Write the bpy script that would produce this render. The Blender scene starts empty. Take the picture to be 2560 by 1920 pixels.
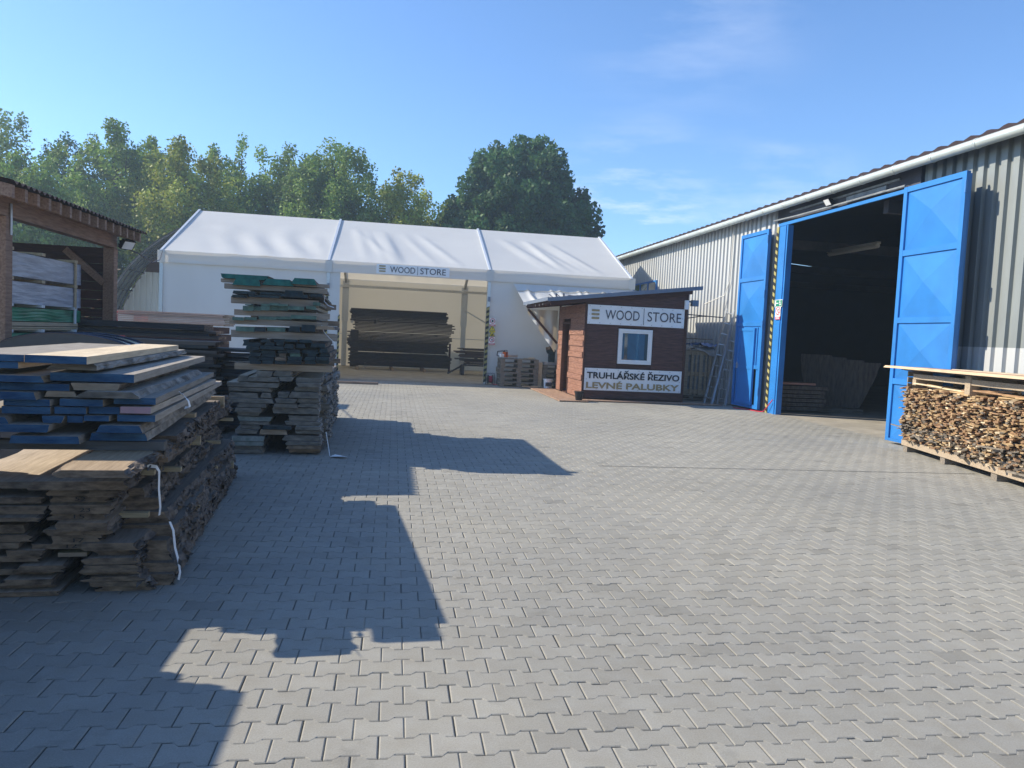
import bpy, math, random
import numpy as np
from mathutils import Vector, Matrix

random.seed(7); RNG = np.random.default_rng(11)
SC = bpy.context.scene
COL = SC.collection
R = math.radians

# ------------------------------------------------------------------ camera
YAW, PITCH, ROLL = .1549, .0622, .0476
cam_d = bpy.data.cameras.new('camera'); cam = bpy.data.objects.new('camera', cam_d); COL.objects.link(cam)
fw = Vector((math.cos(PITCH)*math.sin(YAW), math.cos(PITCH)*math.cos(YAW), -math.sin(PITCH)))
rt = Vector((math.cos(YAW), -math.sin(YAW), 0)); up = rt.cross(fw)
Rv = math.cos(ROLL)*rt + math.sin(ROLL)*up; Uv = -math.sin(ROLL)*rt + math.cos(ROLL)*up
cam.matrix_world = Matrix(((Rv.x, Uv.x, -fw.x, 0), (Rv.y, Uv.y, -fw.y, 0), (Rv.z, Uv.z, -fw.z, 1.58), (0, 0, 0, 1)))
cam_d.sensor_width = 36; cam_d.lens = 36*1920/2560; cam_d.clip_end = 3000
SC.camera = cam

# ------------------------------------------------------------------ light
SUN_EL = R(33.5); SUN_DIR = Vector((-.9535*math.cos(SUN_EL), .3013*math.cos(SUN_EL), math.sin(SUN_EL)))
sd = bpy.data.lights.new('sun', 'SUN'); sd.energy = 4.6; sd.angle = R(.55); sd.color = (1, .905, .73)
so = bpy.data.objects.new('sun', sd); COL.objects.link(so)
so.rotation_euler = SUN_DIR.to_track_quat('Z', 'Y').to_euler(); so.location = (-30, 10, 30)
W = bpy.data.worlds.new('World'); SC.world = W; W.use_nodes = True
nt = W.node_tree; nt.nodes.clear()
out = nt.nodes.new('ShaderNodeOutputWorld'); bg = nt.nodes.new('ShaderNodeBackground'); bg.inputs[1].default_value = .125
sky = nt.nodes.new('ShaderNodeTexSky'); sky.sky_type = 'NISHITA'; sky.sun_disc = False
sky.sun_elevation = SUN_EL; sky.sun_rotation = math.atan2(SUN_DIR.x, SUN_DIR.y)
sky.air_density = 1.0; sky.dust_density = .3; sky.ozone_density = 5.0; sky.altitude = 200
tc = nt.nodes.new('ShaderNodeTexCoord')
# thin high clouds: noise on the sky dome, limited to two patches
mp = nt.nodes.new('ShaderNodeMapping'); mp.inputs['Scale'].default_value = (1.2, 5.0, 9.0); mp.inputs['Rotation'].default_value = (0, R(12), R(20))
nz = nt.nodes.new('ShaderNodeTexNoise'); nz.inputs['Scale'].default_value = 2.2; nz.inputs['Detail'].default_value = 7; nz.inputs['Roughness'].default_value = .62
nt.links.new(tc.outputs['Generated'], mp.inputs[0]); nt.links.new(mp.outputs[0], nz.inputs['Vector'])
def wmath(op, a, b=None, clamp=False):
    n = nt.nodes.new('ShaderNodeMath'); n.operation = op; n.use_clamp = clamp
    for i, v in enumerate((a, b)):
        if v is None: continue
        if isinstance(v, (int, float)): n.inputs[i].default_value = v
        else: nt.links.new(v, n.inputs[i])
    return n.outputs[0]
def patch(d, inner, outer):
    vd = nt.nodes.new('ShaderNodeVectorMath'); vd.operation = 'DISTANCE'
    nt.links.new(tc.outputs['Generated'], vd.inputs[0]); vd.inputs[1].default_value = d
    m = nt.nodes.new('ShaderNodeMapRange'); m.inputs['From Min'].default_value = outer; m.inputs['From Max'].default_value = inner
    m.interpolation_type = 'SMOOTHSTEP'; nt.links.new(vd.outputs['Value'], m.inputs['Value'])
    return m.outputs[0]
def skydir(px, py):
    v = fw + Rv*((px-1280)/1920) - Uv*((py-960)/1920); return v.normalized()
pa = patch(skydir(1720, -20), .0, .20); pb = patch(skydir(1570, 575), .0, .16); pc = patch(skydir(1950, 480), .0, .12)
s1 = wmath('MULTIPLY', wmath('SUBTRACT', nz.outputs[0], .47), 3.0, True)
msk = wmath('ADD', wmath('MULTIPLY', pa, .3), wmath('ADD', wmath('MULTIPLY', pb, 1.6), wmath('MULTIPLY', pc, .5)))
fac = wmath('MULTIPLY', wmath('MULTIPLY', s1, msk), .75, True)
mx = nt.nodes.new('ShaderNodeMixRGB'); mx.inputs[2].default_value = (6.4, 6.6, 7.2, 1)
tint = nt.nodes.new('ShaderNodeMixRGB'); tint.blend_type = 'MULTIPLY'; tint.inputs[0].default_value = 1; tint.inputs[2].default_value = (.86, .98, 1.10, 1); nt.links.new(sky.outputs[0], tint.inputs[1])
nt.links.new(fac, mx.inputs[0]); nt.links.new(tint.outputs[0], mx.inputs[1])
nt.links.new(mx.outputs[0], bg.inputs[0]); nt.links.new(bg.outputs[0], out.inputs[0])
vs = SC.view_settings; vs.view_transform = 'Standard'; vs.look = 'None'; vs.gamma = 1; vs.exposure = .78
SC.cycles.max_bounces = 6; SC.cycles.diffuse_bounces = 4; SC.cycles.transmission_bounces = 4

# ------------------------------------------------------------------ materials
MATS = {}
def mat(name, col, rough=.7, metal=0, nscale=6, namt=.25, bump=.0, bscale=None, stretch=(1, 1, 1), col2=None, transl=0, tcol=None, objc=False, attr=False, wavez=None, spec=.3, coat=0):
    m = bpy.data.materials.new(name); m.use_nodes = True; t = m.node_tree; N = t.nodes; L = t.links
    b = N['Principled BSDF']; b.inputs['Roughness'].default_value = rough; b.inputs['Metallic'].default_value = metal
    b.inputs['Specular IOR Level'].default_value = spec; b.inputs['Coat Weight'].default_value = coat
    c = N.new('ShaderNodeTexCoord'); oi = N.new('ShaderNodeObjectInfo')
    vm = N.new('ShaderNodeVectorMath'); vm.operation = 'MULTIPLY_ADD'
    cx = N.new('ShaderNodeCombineXYZ')
    for i in range(3): L.new(oi.outputs['Random'], cx.inputs[i])
    L.new(cx.outputs[0], vm.inputs[0]); vm.inputs[1].default_value = (7, 13, 5); L.new(c.outputs['Object'], vm.inputs[2])
    mpn = N.new('ShaderNodeMapping'); mpn.inputs['Scale'].default_value = stretch; L.new(vm.outputs[0], mpn.inputs[0])
    n = N.new('ShaderNodeTexNoise'); n.inputs['Scale'].default_value = nscale; n.inputs['Detail'].default_value = 6; n.inputs['Roughness'].default_value = .6
    L.new(mpn.outputs[0], n.inputs['Vector'])
    rp = N.new('ShaderNodeValToRGB'); rp.color_ramp.elements[0].position = .3; rp.color_ramp.elements[1].position = .72
    c2 = col2 or tuple(min(1, v*(1+namt)) for v in col); c1 = tuple(v*(1-namt) for v in col) if col2 is None else col
    rp.color_ramp.elements[0].color = (*c1, 1); rp.color_ramp.elements[1].color = (*c2, 1)
    L.new(n.outputs[0], rp.inputs[0]); src = rp.outputs[0]
    if objc or attr:
        mm = N.new('ShaderNodeMixRGB'); mm.blend_type = 'MULTIPLY'; mm.inputs[0].default_value = 1
        L.new(src, mm.inputs[1])
        if objc: L.new(oi.outputs['Color'], mm.inputs[2])
        else:
            at = N.new('ShaderNodeAttribute'); at.attribute_name = 'tone'; L.new(at.outputs['Color'], mm.inputs[2])
        src = mm.outputs[0]
    L.new(src, b.inputs['Base Color'])
    if bump:
        n2 = N.new('ShaderNodeTexNoise'); n2.inputs['Scale'].default_value = bscale or nscale*3; n2.inputs['Detail'].default_value = 5
        L.new(mpn.outputs[0], n2.inputs['Vector'])
        bp = N.new('ShaderNodeBump'); bp.inputs['Strength'].default_value = bump; bp.inputs['Distance'].default_value = .02
        L.new(n2.outputs[0], bp.inputs['Height']); L.new(bp.outputs[0], b.inputs['Normal'])
    if transl:
        tr = N.new('ShaderNodeBsdfTranslucent'); ms = N.new('ShaderNodeMixShader'); ms.inputs[0].default_value = transl
        if tcol: tr.inputs[0].default_value = (*tcol, 1)
        else: L.new(src, tr.inputs[0])
        L.new(b.outputs[0], ms.inputs[1]); L.new(tr.outputs[0], ms.inputs[2]); L.new(ms.outputs[0], N['Material Output'].inputs[0])
    MATS[name] = m; return m

G_ = (14, 1.1, 14)
mat('sawn_wood', (.62, .60, .58), .8, 0, 3, 0, .25, 9, G_, col2=(1.0, 1.0, 1.0), objc=True)
mat('bark', (.03, .024, .021), .95, 0, 12, 0, 1.0, 30, (1, .35, 1), col2=(.25, .205, .17))
mat('pale_bark', (.08, .07, .06), .95, 0, 9, 0, .9, 22, (1, .5, 1), col2=(.42, .38, .33))
mat('blue_end_paint', (.010, .045, .11), .75, 0, 7, 0, .3, 40, (1, 1, 3.5), col2=(.05, .125, .21))
mat('green_end_paint', (.008, .075, .065), .7, 0, 14, 0, .2, 40, col2=(.02, .16, .13))
mat('pale_green_paint', (.05, .09, .07), .7, 0, 14, 0, .2, 40, col2=(.14, .22, .17))
mat('dark_teal_paint', (.008, .015, .02), .7, 0, 14, 0, .2, 40, col2=(.03, .05, .055))
mat('grey_green_end', (.10, .125, .115), .8, 0, 10, 0, .3, 40, col2=(.30, .31, .28))
mat('grey_end', (.08, .072, .06), .85, 0, 9, 0, .3, 40, (1, 1, 3), col2=(.25, .215, .175))
mat('brown_end', (.06, .04, .028), .85, 0, 9, 0, .3, 40, (1, 1, 3), col2=(.36, .25, .165))
mat('tan_end', (.26, .18, .12), .8, 0, 9, 0, .2, 40, (1, 1, 3), col2=(.42, .31, .21))
mat('pink_end', (.25, .24, .23), .8, 0, 7, 0, .1, 40, col2=(.50, .25, .30))
mat('black_wood', (.014, .012, .012), .8, 0, 5, 0, .3, 9, (14, 1.1, 14), col2=(.075, .055, .048))
mat('paver', (.29, .275, .242), .85, 0, 7, 0, .12, 160, col2=(.325, .317, .29), attr=True)
def weather_paver():
    m = MATS['paver']; N = m.node_tree.nodes; L = m.node_tree.links; b = N['Principled BSDF']; src = b.inputs['Base Color'].links[0].from_socket
    tcn = N.new('ShaderNodeTexCoord')
    def noise(sc, det, p0, p1, c0, c1, prev, rough=.6):
        n = N.new('ShaderNodeTexNoise'); n.inputs['Scale'].default_value = sc; n.inputs['Detail'].default_value = det; n.inputs['Roughness'].default_value = rough; L.new(tcn.outputs['Object'], n.inputs['Vector'])
        r = N.new('ShaderNodeValToRGB'); r.color_ramp.elements[0].position = p0; r.color_ramp.elements[1].position = p1; r.color_ramp.elements[0].color = (*c0, 1); r.color_ramp.elements[1].color = (*c1, 1); L.new(n.outputs[0], r.inputs[0])
        x = N.new('ShaderNodeMixRGB'); x.blend_type = 'MULTIPLY'; x.inputs[0].default_value = 1; L.new(prev, x.inputs[1]); L.new(r.outputs[0], x.inputs[2]); return x.outputs[0]
    c = noise(.45, 5, .32, .62, (.88, .885, .90), (1.03, 1.02, 1.0), src)
    c = noise(3.1, 6, .26, .42, (.78, .78, .78), (1, 1, 1), c, .7)
    c = noise(150, 3, .3, .7, (.86, .86, .86), (1.1, 1.1, 1.1), c)
    L.new(c, b.inputs['Base Color'])
weather_paver()
mat('joint_sand', (.13, .115, .095), .95, 0, 60, .5, .5, 200)
mat('concrete', (.33, .30, .25), .85, 0, 2.2, .22, .15, 60)
mat('dirt', (.12, .12, .07), .95, 0, .3, .5, .4, 4)
mat('canvas', (.74, .745, .73), .45, 0, 1.5, .03, .12, 5, transl=.30, tcol=(.85, .76, .60), spec=.5)
mat('canvas_wall', (.66, .67, .66), .5, 0, 1.2, .05, .15, 3, (1, 1, .4), transl=.10, tcol=(.9, .75, .5), spec=.4)
mat('canvas_liner', (.70, .66, .56), .7, 0, 1.0, .05, .15, 3, transl=.35, tcol=(.80, .72, .58))
mat('aluminium', (.55, .56, .57), .38, .75, 20, .12, .05)
mat('keder', (.50, .54, .60), .45, .1, 20, .12, .05)
mat('galvanised', (.24, .26, .258), .5, .35, 1.6, .16, .06, 8, (1, 1, .25))
mat('galvanised_pale', (.66, .66, .62), .5, .25, 1.6, .08, .06, 8, (1, 1, .25))
mat('galvanised_white', (.47, .48, .48), .5, .15, 1.6, .06, .06, 8, (1, 1, .25))
mat('gutter_zinc', (.55, .60, .58), .4, .45, 5, .1)
mat('roof_tile', (.028, .015, .018), .7, 0, 8, .3, .2)
mat('blue_paint', (.022, .175, .49), .42, 0, 1.3, .16, .12, 4, spec=.5, coat=.1)
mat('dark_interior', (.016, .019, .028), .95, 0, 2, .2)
mat('dark_panel', (.07, .07, .085), .9, 0, 1.2, .45, .1)
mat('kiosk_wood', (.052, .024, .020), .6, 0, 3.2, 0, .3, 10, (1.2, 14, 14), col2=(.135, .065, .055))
mat('kiosk_wood_sunlit', (.13, .06, .042), .65, 0, 3.2, 0, .3, 10, (14, 1.2, 14), col2=(.35, .18, .125))  # lighter copy of the kiosk wood, sunlight on the side wall put into the colour
mat('deck_wood', (.22, .13, .09), .7, 0, 3.2, 0, .3, 10, (14, 1.2, 14), col2=(.42, .29, .21))
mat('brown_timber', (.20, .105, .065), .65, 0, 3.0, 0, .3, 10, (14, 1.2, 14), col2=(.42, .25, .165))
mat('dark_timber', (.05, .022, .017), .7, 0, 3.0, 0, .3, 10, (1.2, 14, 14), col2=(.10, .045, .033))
mat('fresh_board', (.50, .36, .22), .7, 0, 3, 0, .2, 10, (14, 1.2, 14), col2=(.68, .52, .34))
mat('sheet_metal_blue', (.16, .20, .27), .4, .15, 8, .1, spec=.5)
mat('white_pvc', (.80, .80, .80), .35, 0, 8, .03)
mat('banner_white', (.84, .84, .84), .5, 0, 3, .03, .12, 5)
mat('ink_black', (.025, .025, .03), .6, 0, 9, .1)
mat('ink_grey', (.07, .07, .09), .6, 0, 9, .1)
mat('ink_tan', (.36, .28, .15), .6, 0, 9, .1)
mat('glass', (.05, .09, .11), .05, 0, 3, .1, spec=1.0, coat=1.0)
mat('curtain_blue', (.05, .13, .21), .7, 0, 3, .2)
mat('hazard_yellow', (.36, .31, .12), .5, 0, 9, .15)
mat('hazard_black', (.02, .02, .02), .5, 0, 9, .2)
mat('sign_red', (.52, .03, .06), .5, 0, 9, .1)
mat('sign_yellow', (.72, .60, .05), .5, 0, 9, .1)
mat('sign_green', (.01, .20, .12), .5, 0, 9, .1)
mat('black_plastic', (.018, .018, .02), .3, 0, 9, .2)
mat('orange_plastic', (.75, .14, .03), .4, 0, 9, .1)
mat('dark_dome', (.02, .025, .045), .18, 0, 4, .2, spec=.6, coat=.4)
mat('white_wrap', (.32, .32, .36), .3, 0, 3, 0, .9, 2.6, (6, .7, 6), col2=(.62, .62, .66), spec=.5)
mat('green_wrap', (.008, .12, .06), .35, 0, 3, 0, .9, 2.2, (5, .8, 5), col2=(.03, .34, .17), spec=.5)
mat('grey_tarp', (.22, .24, .26), .6, 0, 6, .3, .5)
mat('blue_tarp', (.06, .14, .34), .5, 0, 6, .3, .5)
mat('pallet_wood', (.27, .21, .15), .85, 0, 3, 0, .3, 10, (1.2, 14, 14), col2=(.46, .37, .27))
mat('grey_pallet', (.12, .10, .085), .85, 0, 3, 0, .3, 10, (1.2, 14, 14), col2=(.30, .26, .21))
mat('trunk_bark', (.05, .045, .04), .9, 0, 5, .4, .6)
for nme, c in (('leaf_mid', (.19, .29, .06)), ('leaf_yellow', (.30, .35, .06)), ('leaf_deep', (.055, .125, .04)), ('leaf_olive', (.16, .24, .07))):
    mat(nme, c, .6, 0, .5, .25, attr=True, transl=.3)
mat('red_bin', (.4, .05, .06), .5)

# ------------------------------------------------------------------ mesh builder
class MB:
    def __init__(s): s.v = []; s.f = []; s.m = []
    def add(s, vs, fs, mi=0):
        o = len(s.v); s.v += [tuple(v) for v in vs]; s.f += [tuple(i+o for i in f) for f in fs]; s.m += [mi]*len(fs); return s
    def box(s, x0, x1, y0, y1, z0, z1, mi=0, M=None):
        vs = [(x0, y0, z0), (x1, y0, z0), (x1, y1, z0), (x0, y1, z0), (x0, y0, z1), (x1, y0, z1), (x1, y1, z1), (x0, y1, z1)]
        if M is not None: vs = [M @ Vector(v) for v in vs]
        return s.add(vs, [(3, 2, 1, 0), (4, 5, 6, 7), (0, 1, 5, 4), (1, 2, 6, 5), (2, 3, 7, 6), (3, 0, 4, 7)], mi)
    def bar(s, a, b, w, h, mi=0, upv=(0, 0, 1)):
        a = Vector(a); b = Vector(b); d = b-a; L = d.length; d.normalize(); u = Vector(upv)
        sx = d.cross(u); sx = sx.normalized() if sx.length > 1e-4 else Vector((1, 0, 0)); u = sx.cross(d)
        M = Matrix(((sx.x, d.x, u.x, a.x), (sx.y, d.y, u.y, a.y), (sx.z, d.z, u.z, a.z), (0, 0, 0, 1)))
        return s.box(-w/2, w/2, 0, L, -h/2, h/2, mi, M)
    def tube(s, pts, r, n=8, mi=0, r2=None, caps=True):
        pts = [Vector(p) for p in pts]; k = len(pts); vs = []
        for i, p in enumerate(pts):
            d = (pts[min(i+1, k-1)]-pts[max(i-1, 0)]).normalized(); a = d.orthogonal().normalized() if i == 0 else (a-d*a.dot(d)).normalized(); b = d.cross(a)
            rr = r if r2 is None else r+(r2-r)*i/(k-1)
            vs += [p+(a*math.cos(2*math.pi*j/n)+b*math.sin(2*math.pi*j/n))*rr for j in range(n)]
        fs = [(i*n+j, i*n+(j+1) % n, (i+1)*n+(j+1) % n, (i+1)*n+j) for i in range(k-1) for j in range(n)]
        if caps: fs += [tuple(range(n-1, -1, -1)), tuple((k-1)*n+j for j in range(n))]
        return s.add(vs, fs, mi)
    def prism(s, poly, a, b, axis='y', mi=0):
        f = {'y': lambda p, t: (p[0], t, p[1]), 'x': lambda p, t: (t, p[0], p[1]), 'z': lambda p, t: (p[0], p[1], t)}[axis]
        n = len(poly); vs = [f(p, a) for p in poly]+[f(p, b) for p in poly]
        return s.add(vs, [tuple(range(n)), tuple(range(2*n-1, n-1, -1))]+[(i, (i+1) % n, n+(i+1) % n, n+i) for i in range(n)], mi)
    def grid(s, fn, nu, nv, mi=0):
        vs = [fn(i/nu, j/nv) for j in range(nv+1) for i in range(nu+1)]
        return s.add(vs, [(j*(nu+1)+i, j*(nu+1)+i+1, (j+1)*(nu+1)+i+1, (j+1)*(nu+1)+i) for j in range(nv) for i in range(nu)], mi)
    def build(s, name, mats, parent=None, loc=(0, 0, 0), rz=0, smooth=False, bevel=0, fix=True):
        me = bpy.data.meshes.new(name); me.from_pydata(s.v, [], s.f)
        for m in ([mats] if isinstance(mats, str) else mats): me.materials.append(MATS[m])
        me.polygons.foreach_set('material_index', s.m)
        if smooth: me.polygons.foreach_set('use_smooth', [True]*len(me.polygons))
        me.update()
        o = bpy.data.objects.new(name, me); COL.objects.link(o); o.location = loc; o.rotation_euler = (0, 0, rz)
        if parent: o.parent = parent
        if bevel:
            b = o.modifiers.new('bevel', 'BEVEL'); b.width = bevel; b.segments = 2; b.limit_method = 'ANGLE'
        return o
def tag(o, label=None, cat=None, group=None, kind=None):
    for k, v in (('label', label), ('category', cat), ('group', group), ('kind', kind)):
        if v: o[k] = v
    return o
def thing(name, label, cat, loc=(0, 0, 0), rz=0, group=None):
    o = bpy.data.objects.new(name, None); COL.objects.link(o); o.location = loc; o.rotation_euler = (0, 0, rz); o.empty_display_size = .2
    return tag(o, label, cat, group)
def dup(root, loc, rz=0, label=None):
    r = root.copy(); COL.objects.link(r); r.location = loc; r.rotation_euler = (0, 0, rz)
    if label: r['label'] = label
    for ch in list(root.children):
        c = ch.copy(); COL.objects.link(c); c.parent = r
        for g in ch.children: d = g.copy(); COL.objects.link(d); d.parent = c
    return r
ORD = 'zeroth first second third fourth fifth sixth seventh eighth ninth tenth eleventh twelfth thirteenth fourteenth fifteenth sixteenth seventeenth eighteenth nineteenth twentieth'.split()
def nth(n):
    if n <= 20: return ORD[n]
    return ('twenty-', 'thirty-', 'forty-')[n//10-2]+ORD[n % 10] if n % 10 else ('twentieth', 'thirtieth', 'fortieth')[n//10-2]
def wob(seed, k=5):
    rs = random.Random(seed); t = [(rs.uniform(.5, 1), rs.uniform(0, 6.28), rs.uniform(.6, 1.4)*(i+1)) for i in range(k)]
    return lambda y: sum(a*math.sin(w*y*1.7+p)/(i+1) for i, (a, p, w) in enumerate(t))/1.6
TXT = {}
def text_mesh(txt, w, h, bold=0, mi=0):
    """text as flat mesh fitted to a w x h box, in local x (width) and z (height), facing -y"""
    cu = bpy.data.curves.new('tmp', 'FONT'); cu.body = txt; cu.size = 1; cu.offset = bold; cu.extrude = 0; cu.resolution_u = 4
    ob = bpy.data.objects.new('tmp', cu); COL.objects.link(ob); dg = bpy.context.evaluated_depsgraph_get(); dg.update()
    me = bpy.data.meshes.new_from_object(ob.evaluated_get(dg)); vs = [v.co.copy() for v in me.vertices]; fs = [tuple(p.vertices) for p in me.polygons]
    bpy.data.objects.remove(ob); bpy.data.curves.remove(cu); bpy.data.meshes.remove(me)
    x0 = min(v.x for v in vs); x1 = max(v.x for v in vs); y0 = min(v.y for v in vs); y1 = max(v.y for v in vs)
    if h is None: h = (y1-y0)*w/(x1-x0)
    return [((v.x-x0)/(x1-x0)*w, 0, (v.y-y0)/(y1-y0)*h) for v in vs], fs

# ================================================================== GROUND
def sheet(name, x0, x1, y0, y1, z, m, n=1):
    b = MB(); b.add([(x0, y0, z), (x1, y0, z), (x1, y1, z), (x0, y1, z)], [(0, 1, 2, 3)])
    return tag(b.build(name, m), kind='structure')
sheet('ground', -1500, 1500, -600, 2400, -.04, 'dirt')
sheet('paving_bed', -9, 9.04, -6, 24.5, -.009, 'joint_sand')
sheet('warehouse_floor', 9.05, 24, -8, 34, -.002, 'concrete')
sheet('tent_floor', -7, 7.7, 24.5, 34, -.003, 'concrete')

def make_paving():
    pitch_x, pitch_y, A = .2, .14, .0125
    xs0, xs1, ys0, ys1 = -7.0, 9.0, .2, 24.42
    ny = int((ys1-ys0)/pitch_y); nx = int((xs1-xs0)/pitch_x)
    base = []
    hx = .1
    for sx, yy in ((-hx, 1), (-.054, 1), (-.034, -1), (.034, -1), (.054, 1), (hx, 1)): base.append((sx, .07+A*yy))
    outl = np.array([(x, -y) for x, y in base]+[(x, y) for x, y in reversed(base)])   # CCW
    def inset(p, d):
        n = len(p); q = []
        for i in range(n):
            a = p[i-1]; b = p[i]; c = p[(i+1) % n]
            e1 = (b-a)/np.linalg.norm(b-a); e2 = (c-b)/np.linalg.norm(c-b)
            n1 = np.array([-e1[1], e1[0]]); n2 = np.array([-e2[1], e2[0]]); m = (n1+n2)/(1+n1@n2)
            q.append(b+m*d)
        return np.array(q)
    o1 = inset(outl, .0015); o2 = inset(outl, .0068)
    tmpl = np.concatenate([np.c_[o2, np.zeros(12)], np.c_[o1, np.full(12, -.0032)], np.c_[o1, np.full(12, -.02)]])
    jj, ii = np.meshgrid(np.arange(ny), np.arange(nx+1), indexing='ij'); jj = jj.ravel(); ii = ii.ravel(); n = len(jj)
    cx = xs0+ii*pitch_x+(jj % 2)*.1; cy = ys0+jj*pitch_y
    r = RNG.normal
    cx = cx+r(0, .0009, n); cy = cy+r(0, .0009, n); dz = r(0, .0007, n); tx = r(0, .0035, n); ty = r(0, .0035, n); rot = r(0, .005, n)
    V = np.repeat(tmpl[None], n, 0)
    X = V[:, :, 0]*np.cos(rot)[:, None]-V[:, :, 1]*np.sin(rot)[:, None]; Y = V[:, :, 0]*np.sin(rot)[:, None]+V[:, :, 1]*np.cos(rot)[:, None]
    Z = V[:, :, 2]+dz[:, None]+X*tx[:, None]+Y*ty[:, None]
    co = np.stack([X+cx[:, None], Y+cy[:, None], Z], 2).reshape(-1, 3)
    fl = [list(range(12))]
    for k in (0, 12):
        for i in range(12): fl.append([k+i, k+12+i, k+12+(i+1) % 12, k+(i+1) % 12])
    lens = np.array([len(f) for f in fl]); flat = np.array([v for f in fl for v in f])
    loops = (flat[None]+(np.arange(n)*36)[:, None]).ravel()
    tot = np.tile(lens, n); st = np.concatenate([[0], np.cumsum(tot)[:-1]])
    me = bpy.data.meshes.new('paving'); me.vertices.add(len(co)); me.vertices.foreach_set('co', co.ravel().astype('f'))
    me.loops.add(len(loops)); me.loops.foreach_set('vertex_index', loops.astype('i'))
    me.polygons.add(len(tot)); me.polygons.foreach_set('loop_start', st.astype('i')); me.polygons.foreach_set('loop_total', tot.astype('i'))
    me.update(calc_edges=True); me.polygons.foreach_set('use_smooth', np.zeros(len(tot), dtype=bool))
    at = me.attributes.new('tone', 'FLOAT_COLOR', 'POINT')
    # worn patches and per-block tone
    g = .97+RNG.normal(0, .035, n)+.05*np.sin(cx*1.1+.7*np.sin(cy*.8))*np.sin(cy*.9+1.3*np.sin(cx*.5))
    g = np.where(RNG.random(n) < .03, g*.86, g)
    tv = np.repeat(g, 36); cc = np.stack([tv, tv, tv*(1-.02*RNG.random(len(tv))), np.ones_like(tv)], 1)
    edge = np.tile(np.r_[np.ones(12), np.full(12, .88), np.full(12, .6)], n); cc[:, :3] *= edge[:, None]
    at.data.foreach_set('color', cc.ravel().astype('f'))
    me.materials.append(MATS['paver']); o = bpy.data.objects.new('paving', me); COL.objects.link(o); tag(o, kind='structure')
make_paving()
sheet('drain_channel', 2.6, 7.9, 9.30, 9.316, .004, 'hazard_black')

# ================================================================== WAREHOUSE
def corrug(b, y0, y1, z0, z1, x, per=.24, dep=.055, mi=0):
    """trapezoid sheet facing -x"""
    y = y0; pts = []
    while y < y1-1e-6:
        for dy, d in ((0, 0), (.12, 0), (.14, dep), (.22, dep)):
            if y+dy < y1: pts.append((x+d, y+dy))
        y += per
    pts.append((x, y1)); n = len(pts)
    b.add([(p[0], p[1], z0) for p in pts]+[(p[0], p[1], z1) for p in pts], [(i+1, i, n+i, n+i+1) for i in range(n-1)], mi)
WX = 9.2; GY0, GY1, GZ = 12.75, 17.62, 4.52
wh = thing('warehouse', 'long corrugated steel warehouse with dark tiled roof and open blue gate', 'warehouse', (WX, 15, 0))
def wp(b, name, mats, **k):
    o = b.build(name, mats, wh, (-WX, -15, 0), **k); return o
b = MB(); corrug(b, 18.6, 34, 0, 4.98, WX, mi=0); corrug(b, GY1+.16, 18.6, 0, 4.98, WX, mi=0)
wp(b, 'wall', ['galvanised_white'])
b = MB(); corrug(b, -8, GY0-.16, 1.72, 4.98, WX+.004, mi=0); wp(b, 'wall', ['galvanised'])
b = MB(); corrug(b, -8, GY0-.16, 0, 1.76, WX, mi=0); wp(b, 'wall', ['galvanised_white'])
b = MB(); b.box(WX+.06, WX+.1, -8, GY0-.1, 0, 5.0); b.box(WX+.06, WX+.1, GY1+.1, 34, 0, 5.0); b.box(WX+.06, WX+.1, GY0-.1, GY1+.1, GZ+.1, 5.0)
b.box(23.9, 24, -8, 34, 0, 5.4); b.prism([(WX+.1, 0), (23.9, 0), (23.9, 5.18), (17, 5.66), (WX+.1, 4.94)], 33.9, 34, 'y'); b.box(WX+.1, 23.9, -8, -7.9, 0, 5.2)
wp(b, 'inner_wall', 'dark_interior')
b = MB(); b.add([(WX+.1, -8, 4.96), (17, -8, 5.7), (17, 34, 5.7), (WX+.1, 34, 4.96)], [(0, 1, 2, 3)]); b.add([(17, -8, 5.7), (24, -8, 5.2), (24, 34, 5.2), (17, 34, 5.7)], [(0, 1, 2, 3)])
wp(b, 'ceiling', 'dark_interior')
b = MB()
for y in (2, 8, 14, 20, 26, 32): b.box(WX+.3, 23, y, y+.16, 4.35, 4.6)
wp(b, 'truss', 'dark_panel')
# roof: tiled sheet with scalloped rows
b = MB(); per = .18; n = int(53/per)
def rf(u, v):
    y = -8+u*42; s = v*15; return (WX-.30+s, y, 5.07+min(s, 7.9)*.115-max(0, s-7.9)*.07+.022*math.cos(2*math.pi*y/.36)+.03*((s/.35) % 1))
b.grid(rf, 42*12, 40); b.grid(lambda u, v: (WX-.30, -8+u*42, 5.07+.022*math.cos(2*math.pi*(-8+u*42)/.36)-.075*(1-v)), 42*12, 1); b.box(WX-.16, WX-.1, -8, 34, 4.93, 4.99)
wp(b, 'roof', 'roof_tile', smooth=False)
b = MB(); seg = []
for i in range(-8, 34):
    b.tube([(WX-.28, i, 4.94), (WX-.28, i+1, 4.94)], .078, 12, caps=False); b.tube([(WX-.28, i, 4.94), (WX-.28, i+.05, 4.94)], .086, 12)
wp(b, 'gutter', 'gutter_zinc', smooth=True)
b = MB(); b.box(WX-.03, WX+.05, GY0-.1, 17.83, GZ+.12, 4.98); wp(b, 'header_panel', 'dark_panel')
b = MB(); b.box(WX-.07, WX-.02, 13.2, 17.2, 4.80, 4.84); b.box(WX-.06, WX-.03, 13.6, 14.9, 4.66, 4.78); b.tube([(WX-.09, 17.9, 4.70), (WX-.1, 16.8, 4.67), (WX-.1, 15.2, 4.66), (WX-.08, 13, 4.66)], .02, 6)
wp(b, 'header_batten', 'grey_tarp')
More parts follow.
